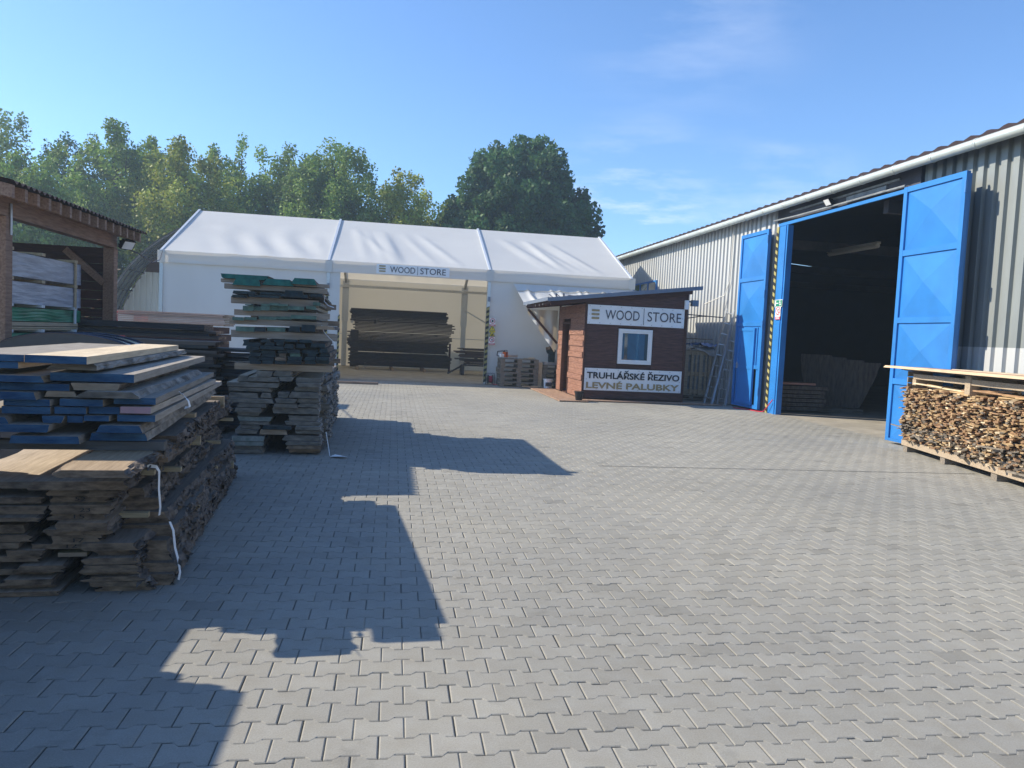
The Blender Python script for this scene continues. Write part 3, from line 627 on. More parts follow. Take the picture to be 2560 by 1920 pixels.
def put_pallet(x, y, z, rz, label, group):
    global pal0
    if pal0 is None:
        pal0 = thing('pallet', label, 'pallet', (x, y, z), rz, group); pallet(pal0); return pal0
    o = dup(pal0, (x, y, z), rz, label); o['group'] = group; return o
for k in range(6): put_pallet(3.88+random.uniform(-.02, .02), 23.95, .0+k*.1465, random.uniform(-.02, .02), '%s pallet from the top of the stack under the chainsaw' % nth(6-k).replace('first', 'topmost') if k < 5 else 'topmost pallet, carrying the chainsaw', 'pallets stacked in front of the tent wall')
for k in range(5): put_pallet(5.25+random.uniform(-.02, .02), 24.0, .0+k*.1465, random.uniform(-.02, .02), '%s pallet of the stack half hidden behind the kiosk corner' % ('lowest', 'second lowest', 'middle', 'second highest', 'topmost')[k], 'pallets stacked behind the kiosk')
b = MB(); b.box(4.5, 4.62, 23.60, 23.625, .02, .80); tag(b.build('board', 'fresh_board'), 'pale board standing between the two pallet stacks', 'board')
# chainsaw
t = thing('chainsaw', 'orange and white chainsaw on top of the pallet stack', 'chainsaw', (3.42, 23.85, .885), R(20))
b = MB(); b.box(-.12, .12, -.08, .08, .02, .12); b.box(-.02, .12, -.07, .07, .12, .19); b.build('engine_cover', 'orange_plastic', t, bevel=.02)
b = MB(); b.box(-.16, -.02, -.085, .085, .02, .13); b.build('tank', 'white_pvc', t, bevel=.02)
b = MB(); b.tube([(.06, -.09, .05), (.06, -.09, .24), (.06, .09, .24), (.06, .09, .05)], .014, 6); b.tube([(-.14, 0, .04), (-.24, 0, .08), (-.22, 0, .2), (-.05, 0, .22), (.05, 0, .2)], .018, 6); b.build('handle', 'black_plastic', t)
b = MB(); b.box(.12, .50, -.006, .006, .03, .10); b.build('bar', 'aluminium', t)
b = MB(); b.tube([(-.1, 0, 0), (.1, 0, 0)], .04, 8); b.bar((-.25, .05, .0), (.12, -.02, .02), .05, .02); tag(b.build('glove', 'fresh_board', None, (4.30, 23.8, .90)), 'pale work glove lying on the right end of the pallet stack', 'glove')
t = thing('mitre_saw', 'dark green machine saw standing on the pallets behind the kiosk corner', 'saw', (4.95, 23.9, .735))
b = MB(); b.box(-.25, .25, -.2, .2, 0, .08); b.build('base', 'aluminium', t); b = MB(); b.box(-.08, .1, -.1, .1, .08, .4); b.tube([(-.02, -.12, .45), (-.02, .1, .45)], .14, 12); b.bar((0, 0, .3), (.05, .05, .7), .08, .08); b.build('motor_arm', 'dark_teal_paint', t)
b = MB(); b.tube([(-.2, -.1, .5), (-.08, -.1, .52)], .05, 8); b.build('handle', 'brown_end', t)
# offcuts on the ground by the kiosk
for i, (x, y, l, a) in enumerate(((4.2, 23.3, .5, .2), (4.45, 23.5, .35, -.3))):
    b = MB(); b.box(-l/2, l/2, -.03, .03, 0, .03); tag(b.build('offcut', 'fresh_board', None, (x, y, .037), a), ('longer', 'shorter')[i]+' pale timber offcut on the deck end beside the bucket', 'offcut')
# cable reel
t = thing('cable_reel', 'dark red cable reel on a black stand at the right tent pole', 'cable reel', (3.06, 24.4, 0))
b = MB(); b.tube([(-.05, 0, .17), (-.03, 0, .17)], .15, 18); b.tube([(.09, 0, .17), (.11, 0, .17)], .15, 18); b.build('flange', 'black_plastic', t)
b = MB(); b.tube([(-.03, 0, .17), (.09, 0, .17)], .11, 16); b.build('cable_winding', 'sign_red', t); b = MB(); b.tube([(-.12, -.1, 0), (-.12, 0, .36), (.16, 0, .36), (.16, -.1, 0)], .012, 6); b.build('stand', 'black_plastic', t)
b = MB(); b.tube([(3.15, 24.35, .03), (3.3, 24.2, .012), (3.45, 24.28, .012)], .01, 5); tag(b.build('power_cable', 'sign_red'), 'thin red cable on the ground between reel and pallets', 'cable')
b = MB(); b.tube([(8.95, 17.9, .012), (9.0, 17.75, .012), (9.02, 17.62, .03), (9.04, 17.5, .14), (9.08, 17.3, .35)], .011, 5); b.tube([(8.7, 18.6, .012), (8.9, 18.2, .012), (8.95, 17.9, .012)], .011, 5)
tag(b.build('power_cable', 'sign_red'), 'thin pink-red cable running round the foot of the left gate jamb', 'cable')
# crate of upright pallets with tarps
t = thing('pallet_crate', 'crate made of upright wooden pallets between kiosk and ladders', 'crate', (8.35, 20.7, 0))
b = MB()
for z in (.03,): b.box(-.6, .55, -.05, .9, z, z+.03); b.box(-.6, .55, -.05, .05, .12, .15); b.box(-.6, .55, .8, .9, .12, .15)
for x in (-.55, -.05, .42): b.box(x, x+.12, -.05, .9, .06, .12)
b.build('base_pallet', 'grey_pallet', t)
for nm, y0 in (('front_side', -.05), ('back_side', .85)):
    b = MB()
    for x, w in ((-.24, .11), (-.05, .07), (.08, .05), (.20, .10), (.37, .05), (.47, .07)): b.box(x, x+w, y0-.02, y0, .16, 1.40)
    for z in (.2, .70, 1.3): b.box(-.24, .55, y0+.002, y0+.024, z, z+.12)
    b.build(nm, 'pallet_wood', t)
b = MB(); b.box(-.6, -.28, .04, .06, .16, 1.35); b.box(-.6, -.28, .9, .92, .16, 1.35)
for z in (.2, .5, .9, 1.2): b.box(-.62, -.6, 0, .9, z, z+.1)
b.build('end_side', 'grey_pallet', t)
b = MB(); rs = random.Random(8); b.grid(lambda u, v: (-.2+.7*u, .02+.02*math.sin(9*u)+.03*rs.random(), .2+1.15*v), 12, 16); b.build('filling', 'grey_tarp', t)
def crumple(name, m, x0, x1, y0, y1, z, amp, label, seed, drop=.2):
    rs = np.random.default_rng(seed); P = rs.uniform(0, 6, 12); b = MB()
    def fn(u, v):
        x = x0+(x1-x0)*u; y = y0+(y1-y0)*v
        h = amp*(math.sin(9*u+P[0]+3*math.sin(5*v+P[1]))*.5+math.sin(14*v+P[2]+2*math.sin(7*u))*.3+.3*math.sin(25*u+11*v+P[3]))
        e = max(0, .18-v)/.18; return (x+.02*math.sin(20*v+P[4]), y, z+h+amp*1.2-drop*e*e*(.6+.5*math.sin(6*u+P[5])))
    b.grid(fn, 50, 30); tag(b.build(name, m, smooth=True), label, 'tarp')
crumple('tarp', 'grey_tarp', 7.72, 9.08, 20.55, 21.7, 1.44, .05, 'crumpled grey tarp draped over the pallet crate', 3, .16)
crumple('tarp', 'blue_tarp', 8.3, 9.1, 20.66, 21.5, 1.55, .05, 'crumpled blue tarp lying on top of the grey one on the crate', 4, .06)
b = MB(); b.box(7.7, 9.05, 21.0, 21.4, 1.74, 1.77, 0, Matrix.Rotation(R(0), 4, 'Z')); tag(b.build('board', 'grey_pallet'), 'grey board lying across the tarps on the pallet crate', 'board')

# ================================================================== SLABS INSIDE THE WAREHOUSE
mat('slab_wood', (.06, .05, .044), .85, 0, 3, 0, .3, 10, (6, 6, 1.1), col2=(.18, .15, .13))
for i, (x, y, w, lean, tw) in enumerate(((11.45, 19.25, .80, -8, .1), (11.75, 19.1, .62, -2, 0), (11.95, 18.9, .60, 8, .0), (12.15, 18.7, .46, 18, -.1))):
    wb = wob(40+i); b = MB(); H = 1.38-.05*i; n = 18
    def sec(k): z = H*k/n; ww = w*(.55+.45*min(1, z/.9))/2+.03*wb(z*3); return z, ww
    vs = []; 
    for k in range(n+1):
        z, ww = sec(k); off = math.tan(R(-lean))*z*.8
        vs += [(-.035, -ww+off, z), (.035, -ww+off, z), (.035, ww+off, z), (-.035, ww+off, z)]
    fs = [(4*k+j, 4*k+(j+1) % 4, 4*k+4+(j+1) % 4, 4*k+4+j) for k in range(n) for j in range(4)]+[(3, 2, 1, 0), (4*n, 4*n+1, 4*n+2, 4*n+3)]
    b.add(vs, fs); o = b.build('leaning_board', 'slab_wood', None, (x, y, .10)); o.rotation_euler = (0, R(6), R(58))
    tag(o, ('broad rounded slab at the left of the leaning slabs in the warehouse', 'narrow slab second from left among the leaning slabs', 'dark slab third from left among the leaning slabs', 'tilted slab at the right end of the leaning slabs in the warehouse')[i], 'slab', 'slabs leaning inside the warehouse')
b = MB(); b.box(10.9, 12.2, 18.4, 18.5, 0, .1); b.box(10.9, 12.2, 19.1, 19.2, 0, .1); tag(b.build('bearer', 'grey_pallet'), 'grey bearers under the leaning slabs in the warehouse', 'bearer')

# ================================================================== PLANKS
def plank(label, x, y, z, w, t, L, rz=0, color=(.45, .38, .3), mats=('sawn_wood', 'sawn_wood', 'grey_end'), wl=0, wr=0, rough=0, nst=5, seed=0, group=None, flip=False, name='plank', cat='plank', bow=0, edge=0, flakes=0):
    """board with its long axis on local y; x,y,z = centre of the front end's underside. wl/wr: waney bevel, rough: bark jitter"""
    rs = random.Random(seed); e1 = wob(seed*2+1); e2 = wob(seed*2+2); vs = []; fs = []; mi = []
    side = rough > 0; K = 4 if side else 2        # points per side
    for s in range(nst+1):
        yy = L*s/nst; hw = w/2; row = []
        zb = bow*math.sin(math.pi*s/nst)
        def sidepts(sg, wn, e):
            pts = []
            for k in range(K):
                f = k/(K-1); ff = 1-f if flip else f
                xx = hw-wn*ff+edge*e(yy)+(rough*rs.uniform(-.6, 1)*math.sin(math.pi*min(1, f*.8+.15)) if side and 0 < k < K-1 else (rough*.35*rs.uniform(-1, 1) if side else 0))
                pts.append((sg*xx, yy+(rs.uniform(-.3, .3)*L/nst if side and 0 < s < nst else 0), t*f+zb))
            return pts
        rgt = sidepts(1, wr, e1); lft = sidepts(-1, wl, e2)
        vs += rgt+lft[::-1]; n = 2*K
    for s in range(nst):
        a = s*n; c = a+n
        for k in range(n):
            k2 = (k+1) % n; fs.append((a+k, c+k, c+k2, a+k2))
            mi.append(1 if (k < K-1 and (wr or rough)) or (K <= k < 2*K-1 and (wl or rough)) else 0)
    fs.append(tuple(range(n))); mi.append(2); fs.append(tuple(nst*n+k for k in range(n-1, -1, -1))); mi.append(0)
    for k in range(flakes):     # loose bark scales along the right-hand edge
        yy = rs.uniform(0, L); sz = rs.uniform(.015, .05); c = Vector((w/2+edge*e1(yy)+rs.uniform(-.015, .02), yy, rs.uniform(-.01, t+.012)))
        a = Vector((rs.uniform(-.3, .5), rs.choice((-1, 1))*rs.uniform(1, 2.5), rs.uniform(-.6, .6))).normalized()*sz*1.4; bb = Vector((rs.uniform(.2, .9), rs.uniform(-.5, .5), rs.uniform(-1, 1))).normalized()*sz*.5
        o_ = len(vs); vs += [tuple(c-a), tuple(c+bb*.8), tuple(c+a), tuple(c-bb)]; fs.append((o_, o_+1, o_+2, o_+3)); mi.append(1)
    me = bpy.data.meshes.new(name); me.from_pydata(vs, [], fs)
    for m in mats: me.materials.append(MATS[m])
    me.polygons.foreach_set('material_index', mi); me.update()
    o = bpy.data.objects.new(name, me); COL.objects.link(o); o.location = (x, y, z); o.rotation_euler = (0, 0, rz); o.color = (*color, 1)
    return tag(o, label, cat, group)
def crossbar(label, a, c, w, h, color, m='grey_end', name='bearer', group=None):
    """timber from a to c (centres of its underside)"""
    a = Vector(a); c = Vector(c); d = c-a
    o = plank(label, a.x, a.y, a.z, w, h, d.length, math.atan2(-d.x, d.y), color, ('sawn_wood', 'sawn_wood', m), nst=2, name=name, cat='timber', group=group); o.rotation_euler.x = math.asin(d.z/d.length) if abs(d.z) > 1e-6 else 0
    return o
P1A =[
[(-1.13,-0.72,1.310,1.348,'b'),(-0.66,-0.36,1.316,1.358,'P')],
[(-1.13,-0.75,1.271,1.306,'b'),(-0.61,-0.34,1.275,1.312,'g')],
[(-1.13,-0.60,1.200,1.236,'B'),(-0.59,-0.16,1.210,1.257,'b')],
[(-1.13,-0.67,1.151,1.190,'b'),(-0.67,-0.49,1.154,1.192,'b'),(-0.48,-0.22,1.163,1.202,'t')],
[(-1.13,-0.63,1.106,1.147,'B'),(-0.61,-0.45,1.119,1.151,'t'),(-0.43,-0.11,1.126,1.162,'g')],
[(-0.81,-0.58,1.068,1.105,'b'),(-0.53,-0.31,1.073,1.112,'b'),(-0.26,-0.04,1.088,1.126,'b')],
[(-0.82,-0.58,1.023,1.063,'b'),(-0.56,-0.40,1.026,1.065,'b'),(-0.39,-0.23,1.029,1.069,'b'),(-0.22,-0.06,1.038,1.076,'s')],
[(-1.13,-0.77,0.967,1.006,'B'),(-0.62,-0.51,0.974,1.014,'B'),(-0.50,-0.42,0.976,1.014,'b'),(-0.41,-0.28,0.989,1.020,'b'),(-0.24,-0.04,0.989,1.027,'b')],
[(-1.13,-0.57,0.927,0.969,'B'),(-0.35,-0.09,0.927,0.969,'B')],
[(-0.76,-0.42,0.864,0.906,'B'),(-0.39,-0.09,0.872,0.915,'B')],
[(-1.13,0.00,0.814,0.864,'X')],
]
P1B =[
[(-0.59,-0.20,0.667,0.705,'L')],
[(-0.66,-0.18,0.604,0.654,'d')],
[(-1.12,-0.63,0.598,0.637,'d'),(-0.59,-0.39,0.561,0.599,'d'),(-0.38,-0.22,0.559,0.597,'d')],
[(-1.12,-0.61,0.513,0.549,'d'),(-0.59,-0.31,0.515,0.556,'n52')],
[(-1.12,-0.58,0.454,0.500,'d'),(-0.57,-0.26,0.458,0.508,'n23')],
[(-1.12,-0.62,0.428,0.451,'d'),(-0.59,-0.31,0.418,0.455,'n15')],
[(-0.53,-0.27,0.371,0.418,'r')],
[(-0.60,-0.40,0.336,0.371,'d'),(-0.40,-0.26,0.340,0.370,'d')],
[(-1.12,-0.71,0.347,0.396,'r'),(-0.59,-0.30,0.282,0.335,'n17')],
[(-1.12,-0.68,0.301,0.340,'d'),(-0.68,-0.29,0.252,0.280,'n12')],
[(-1.12,-0.73,0.268,0.298,'r'),(-0.40,-0.10,0.251,0.295,'k')],
[(-0.79,-0.60,0.220,0.253,'d'),(-0.54,-0.39,0.206,0.229,'y'),(-0.36,-0.13,0.217,0.247,'k')],
[(-1.12,-0.63,0.185,0.218,'d'),(-0.38,-0.12,0.176,0.214,'k')],
[(-0.74,-0.51,0.136,0.172,'d'),(-0.39,-0.13,0.129,0.170,'k')],
[(-1.12,-0.58,0.102,0.135,'d'),(-0.41,-0.11,0.099,0.126,'k')],
[(-0.79,-0.54,0.064,0.097,'d'),(-0.38,-0.09,0.068,0.095,'k')],
[(-1.12,-0.55,0.035,0.063,'d'),(-0.35,-0.06,0.035,0.063,'k')],
[(-1.12,-0.51,0.004,0.031,'d'),(-0.33,-0.05,0.000,0.031,'k')],
]
P2A =[
[(-1.27,-0.71,2.108,2.160,'G')],
[(-1.13,-0.80,2.033,2.109,'G'),(-0.80,-0.42,2.054,2.131,'G'),(-0.45,-0.15,2.081,2.154,'G')],
[(-1.27,-0.01,2.063,2.104,'x')],
[(-1.23,-0.03,1.989,2.050,'x')],
[(-1.11,-0.85,1.929,1.965,'D'),(-0.80,-0.55,1.938,1.968,'D'),(-0.53,-0.31,1.961,2.004,'D')],
[(-1.13,-0.95,1.885,1.917,'D'),(-0.94,-0.57,1.901,1.930,'D'),(-0.56,-0.25,1.924,1.959,'D'),(-0.22,-0.07,1.939,1.976,'D')],
[(-1.15,-0.13,1.818,1.901,'x')],
[(-0.97,-0.88,1.796,1.810,'e'),(-0.79,-0.69,1.801,1.827,'e'),(-0.69,-0.58,1.810,1.840,'e'),(-0.58,-0.48,1.809,1.831,'e'),(-0.19,-0.10,1.836,1.877,'e')],
[(-1.00,-0.88,1.733,1.790,'e'),(-0.88,-0.79,1.741,1.790,'e'),(-0.79,-0.69,1.748,1.798,'e'),(-0.69,-0.58,1.753,1.804,'e'),(-0.58,-0.48,1.759,1.807,'e'),(-0.48,-0.29,1.771,1.815,'e'),(-0.27,-0.15,1.786,1.827,'e')],
[(-1.11,0.01,1.677,1.746,'x')],
[(-1.11,-0.98,1.612,1.652,'e'),(-0.98,-0.84,1.622,1.659,'e'),(-0.82,-0.62,1.637,1.676,'e'),(-0.62,-0.52,1.648,1.684,'e'),(-0.52,-0.44,1.652,1.689,'e'),(-0.44,-0.14,1.665,1.709,'e')],
[(-1.16,-0.01,1.567,1.638,'x')],
[(-1.08,-0.86,1.483,1.541,'e'),(-0.86,-0.73,1.491,1.542,'D'),(-0.72,-0.51,1.500,1.551,'e'),(-0.46,-0.33,1.510,1.572,'D'),(-0.32,-0.15,1.518,1.599,'D'),(-0.15,0.08,1.550,1.594,'t')],
[(-1.14,0.11,1.410,1.497,'x')],
[(-0.99,-0.92,1.354,1.385,'D'),(-0.78,-0.67,1.364,1.396,'D'),(-0.64,-0.51,1.374,1.403,'D'),(-0.50,-0.35,1.385,1.410,'D'),(-0.34,-0.18,1.378,1.417,'D')],
[(-0.99,-0.78,1.313,1.355,'D'),(-0.73,-0.62,1.328,1.365,'D'),(-0.60,-0.51,1.334,1.372,'D'),(-0.50,-0.39,1.303,1.355,'D'),(-0.38,-0.26,1.313,1.360,'D'),(-0.20,-0.02,1.330,1.377,'D')],
[(-0.95,-0.80,1.267,1.311,'D'),(-0.79,-0.50,1.283,1.324,'D')],
[(-0.91,-0.78,1.191,1.235,'D'),(-0.78,-0.61,1.230,1.266,'D'),(-0.58,-0.48,1.238,1.273,'D'),(-0.48,-0.32,1.247,1.288,'D'),(-0.30,-0.10,1.249,1.288,'D'),(-0.09,0.01,1.268,1.321,'D')],
[(-0.78,-0.61,1.188,1.227,'D'),(-0.57,-0.49,1.197,1.235,'r'),(-0.44,-0.32,1.206,1.245,'e'),(-0.23,-0.13,1.212,1.250,'D'),(-0.09,0.03,1.221,1.262,'D')],
[(-0.94,-0.82,1.139,1.183,'D'),(-0.81,-0.63,1.146,1.183,'D'),(-0.61,-0.48,1.153,1.191,'r'),(-0.47,-0.30,1.159,1.203,'D'),(-0.27,-0.14,1.167,1.208,'D'),(-0.13,0.03,1.173,1.214,'D')],
[(-0.91,-0.78,1.097,1.138,'D'),(-0.76,-0.63,1.103,1.144,'D'),(-0.61,-0.48,1.109,1.150,'D'),(-0.47,-0.30,1.118,1.156,'D'),(-0.27,-0.14,1.122,1.164,'D'),(-0.13,0.03,1.129,1.170,'D')],
[(-1.09,0.06,1.025,1.102,'X')],
]
P2B =[
[(-0.83,-0.64,0.948,1.011,'l'),(-0.63,-0.42,0.956,1.022,'l')],
[(-1.05,-0.92,0.880,0.953,'l'),(-0.92,-0.56,0.889,0.943,'l'),(-0.56,-0.39,0.903,0.950,'l'),(-0.38,-0.06,0.893,0.945,'l')],
[(-1.16,-0.56,0.819,0.870,'l'),(-0.36,-0.06,0.844,0.889,'a')],
[(-1.15,-0.65,0.765,0.810,'a'),(-0.38,-0.07,0.788,0.838,'a')],
[(-1.15,-0.80,0.684,0.742,'a'),(-0.78,-0.63,0.692,0.751,'a'),(-0.56,-0.43,0.699,0.765,'a'),(-0.42,-0.08,0.707,0.773,'a')],
[(-1.15,-0.62,0.628,0.679,'a'),(-0.59,-0.34,0.638,0.688,'a'),(-0.34,-0.08,0.646,0.696,'a')],
[(-1.03,-0.69,0.575,0.622,'a'),(-0.61,-0.34,0.582,0.629,'a'),(-0.33,-0.07,0.590,0.637,'a')],
[(-1.05,-0.76,0.518,0.566,'a'),(-0.63,-0.08,0.504,0.578,'a')],
[(-1.04,-0.76,0.469,0.513,'a')],
[(-1.03,-0.64,0.401,0.454,'A'),(-0.43,-0.09,0.417,0.477,'a')],
[(-1.02,-0.67,0.356,0.395,'a'),(-0.46,-0.07,0.365,0.410,'a')],
[(-1.02,-0.77,0.305,0.346,'a'),(-0.35,-0.04,0.315,0.359,'a'),(-0.73,-0.40,0.313,0.355,'D')],
[(-1.07,-0.77,0.249,0.297,'a'),(-0.77,-0.44,0.246,0.305,'t'),(-0.35,-0.04,0.265,0.307,'a')],
[(-1.09,-0.70,0.164,0.224,'A'),(-0.49,-0.06,0.179,0.238,'a')],
[(-1.07,-0.71,0.107,0.158,'A'),(-0.45,-0.05,0.127,0.172,'a')],
[(-1.10,-0.75,0.062,0.101,'a'),(-0.44,-0.04,0.079,0.123,'r')],
[(-1.10,-0.73,0.010,0.057,'a'),(-0.42,-0.05,0.023,0.073,'r')],
]

KIND = {  # colour, mats(top, side, end), waney, rough
 'b': ((.40, .36, .31), ('sawn_wood', 'sawn_wood', 'blue_end_paint'), 0, 0),
 'B': ((.40, .36, .31), ('sawn_wood', 'pale_bark', 'blue_end_paint'), .02, .006),
 'P': ((.78, .64, .45), ('sawn_wood', 'sawn_wood', 'blue_end_paint'), 0, 0),
 'g': ((.42, .39, .35), ('sawn_wood', 'pale_bark', 'grey_end'), .035, .012),
 't': ((.50, .41, .31), ('sawn_wood', 'bark', 'tan_end'), .018, .008),
 's': ((.50, .44, .37), ('sawn_wood', 'sawn_wood', 'pink_end'), 0, 0),
 'L': ((.50, .37, .24), ('sawn_wood', 'bark', 'brown_end'), .03, .02),
 'd': ((.42, .35, .28), ('sawn_wood', 'bark', 'brown_end'), .015, .018),
 'n': ((.44, .36, .28), ('sawn_wood', 'bark', 'brown_end'), .015, .018),
 'r': ((.50, .36, .25), ('sawn_wood', 'bark', 'brown_end'), .004, .010),
 'k': ((.36, .30, .25), ('sawn_wood', 'bark', 'brown_end'), .02, .026),
 'y': ((.45, .38, .20), ('sawn_wood', 'sawn_wood', 'tan_end'), 0, 0),
 'G': ((.26, .26, .23), ('sawn_wood', 'bark', 'green_end_paint'), .05, .008),
 'D': ((.16, .15, .14), ('sawn_wood', 'bark', 'dark_teal_paint'), .010, .004),
 'e': ((.30, .29, .25), ('sawn_wood', 'sawn_wood', 'pale_green_paint'), 0, 0),
 'l': ((.66, .56, .42), ('sawn_wood', 'pale_bark', 'grey_end'), .02, .010),
 'a': ((.42, .37, .32), ('sawn_wood', 'pale_bark', 'grey_end'), .02, .014),
 'A': ((.30, .29, .26), ('sawn_wood', 'pale_bark', 'grey_green_end'), .02, .014)}
WORD = {'b': 'blue-ended plank', 'B': 'blue-ended waney plank', 'P': 'pale blue-ended plank', 'g': 'grey waney plank', 't': 'tan unpainted plank', 's': 'pink-stained plank',
 'L': 'thick sunlit slab', 'd': 'dark bark-edged plank', 'n': 'numbered bark-edged plank', 'r': 'reddish brown plank', 'k': 'dark rough-barked plank', 'y': 'yellowish plank', 'G': 'green-ended plank', 'D': 'dark plank',
 'e': 'small pale-green-ended board', 'l': 'sunlit light slab', 'a': 'weathered grey slab', 'A': 'greenish grey slab'}
def ends(row): return sorted(range(len(row)), key=lambda i: row[i][0])
def build_stack(tab, P, ang, stack, group, Lr, front, nst, depth_off=0, bearers=True, rmul=1.0):
    ux, uy = math.cos(ang), math.sin(ang); dx, dy = -math.sin(ang), math.cos(ang); rs = random.Random(len(stack))
    nr = len(tab)
    for ri, row in enumerate(tab):
        order = sorted(range(len(row)), key=lambda i: row[i][0])
        for k, (u0, u1, z0, z1, kind) in enumerate(row):
            pos = order.index(k); npl = len(row)
            ptxt = '' if npl == 1 else (' leftmost' if pos == 0 else ' rightmost' if pos == npl-1 else ' '+nth(pos+1)+' from left')
            wtxt = '%s'+ptxt+', row '+str(ri+1)+' of '+stack
            wtxt = wtxt.replace('row %d of' % (ri+1), '%s row from top of' % nth(ri+1)) if ptxt else '%s, '+nth(ri+1)+' row from top of '+stack
            v = rs.uniform(-.05, .05)+front
            if kind in 'xX':
                col = (.36, .29, .23) if kind == 'x' else (.42, .30, .20); 
                if stack.startswith('the front'): col = (.14, .13, .12)
                a = (P[0]+ux*u0+dx*(.12), P[1]+uy*u0+dy*.12, z0); c = (P[0]+ux*u1+dx*.12, P[1]+uy*u1+dy*.12, z0)
                crossbar('%stimber across %s, %s row from top' % ('orange-brown ' if kind == 'X' and not stack.startswith('the front') else '', stack, nth(ri+1)), a, c, .10, z1-z0, col, 'tan_end' if not stack.startswith('the front') else 'grey_end', group='timbers laid across '+stack)
                # matching timbers further back
                continue
            num = None
            kd = 'n' if kind.startswith('n') else kind
            col, mats, wn, rg = KIND[kd]; u = (u0+u1)/2
            if kind == 'L': v = front-.55
            if kind == 'P' : v = front-.14
            L = rs.uniform(*Lr)
            f = rs.uniform(.72, 1.25)
            x = P[0]+ux*u+dx*v; y = P[1]+uy*u+dy*v
            rough = (rg*rmul if pos == npl-1 or kind in 'LdkG' or kd == 'n' else rg*.4); ns = nst if pos == npl-1 else max(5, nst//3)
            zq, wq = z0, u1-u0
            if v < front-.15: s_ = (4.65+v)/4.65; x *= s_; zq = 1.58-(1.58-z0)*s_; wq *= s_
            fl = 110 if (pos == npl-1 and kind in 'dkL' or kd == 'n') and z0 < .72 and stack.startswith('the front') else 30 if (pos == npl-1 and kind in 'aAl') else 0
            slab = kind in 'laAL'
            o = plank(wtxt % WORD[kd], x, y, zq, wq, z1-z0, L, ang+rs.uniform(-.012, .012), tuple(min(1, q*f) for q in col), mats, wn*rs.uniform(.4, 1.3), wn*rs.uniform(.4, 1.3), rough, ns, ri*17+k+len(stack), group, rs.random() < .35, edge=.0 if kind in 'beyPs' else .018 if rg > .01 else .008, flakes=fl, name='thick_board' if slab else 'plank', cat='slab board' if slab else 'plank')
            if kd == 'n':
                vs, fs = text_mesh(kind[1:], .055, .022); b = MB(); b.add([(q[0]+(-.01), -.003, q[2]+(z1-z0)*.25) for q in vs], fs)
                b.build('painted_number', 'ink_black', o)
build_stack(P1A, (-1.3, 4.65), .087, 'the front blue-ended stack', 'planks of the front blue-ended stack', (2.35, 2.95), 0, 24)
build_stack(P1B, (-1.3, 4.65), .087, 'the front bark-edged stack', 'planks of the front bark-edged stack', (3.3, 3.7), 0, 56, rmul=1.7)
build_stack(P2A, (-.8, 9.65), .035, 'the tall green-topped stack', 'planks of the tall green-topped stack', (1.7, 3.0), 0, 12)
build_stack(P2B, (-.8, 9.65), .035, 'the lower grey slab stack', 'slabs of the grey slab stack', (3.6, 4.1), 0, 36, rmul=1.6)
# fill and bearers deeper inside the front stacks
def loc(P, a, u, v): return (P[0]+math.cos(a)*u-math.sin(a)*v, P[1]+math.sin(a)*u+math.cos(a)*v)
rs = random.Random(3)
P1 = (-1.3, 4.65)
for i, (v, z) in enumerate(((1.6, .818), (3.1, .818))):
    x0, y0 = loc(P1, .087, -1.2, v); x1, y1 = loc(P1, .087, -.06+.03*i, v); crossbar('square spacer timber between the two front stacks, %s from the front' % ('second', 'third')[i], (x0, y0, z-.06), (x1, y1, z-.06), .09, .11, (.50, .38, .24), 'tan_end', 'spacer')
for i, (v, z, u) in enumerate(((.35, .62, -.10), (.9, .54, -.04), (1.6, .62, -.02), (2.3, .30, .02), (2.8, .45, -.02), (3.35, .6, .03), (.25, .38, -.11), (1.2, .20, .04), (2.0, .12, .05), (3.2, .15, .06), (.7, .31, -.06))):
    x0, y0 = loc(P1, .087, u-.22, v); x1, y1 = loc(P1, .087, u, v); hh = .07 if i in (2, 10, 9) else .03
    crossbar('pale spacer lath in the front bark flank, %s' % ('upper front end', 'short and thick at mid height', 'near the middle top', 'low in the far half', 'mid height in the far half', 'uppermost at the far end', 'above the upper strap end', 'low behind the strap', 'lowest in the middle', 'low at the far end', 'just under the upper strap')[i], (x0, y0, z), (x1, y1, z), .05, hh, (.50, .39, .24), 'tan_end', 'spacer', 'spacer laths in the front stack')
# side bark planks of front stack: outermost boards leaning out so that the flank reads as one rough wall
for i, (u, z, h) in enumerate(((-.03, .78, .05), (-.05, .70, .06), (-.11, .62, .05), (.0, .33, .05), (.02, .26, .05), (-.14, .47, .05), (-.10, .41, .05), (.03, .19, .05), (.045, .13, .045), (.05, .075, .045), (.05, .02, .045))):
    v = (.55, .5, .45, .35, .3, .4, .4, .2, .2, .15, .1)[i]; x, y = loc(P1, .087, u-.17, v)
    plank('rough-barked outer plank, %s from the top, flank of the front stack' % nth((1, 2, 3, 6, 7, 4, 5, 8, 9, 10, 11)[i]), x, y, z-.03, .34, h*1.7, 3.55-v, .087+.004*(-1)**i, (.2, .17, .14), ('sawn_wood', 'bark', 'brown_end'), .01, .02, .030, 90, 900+i, 'outer bark planks of the front stack', i % 2 == 0, edge=.03, flakes=110)
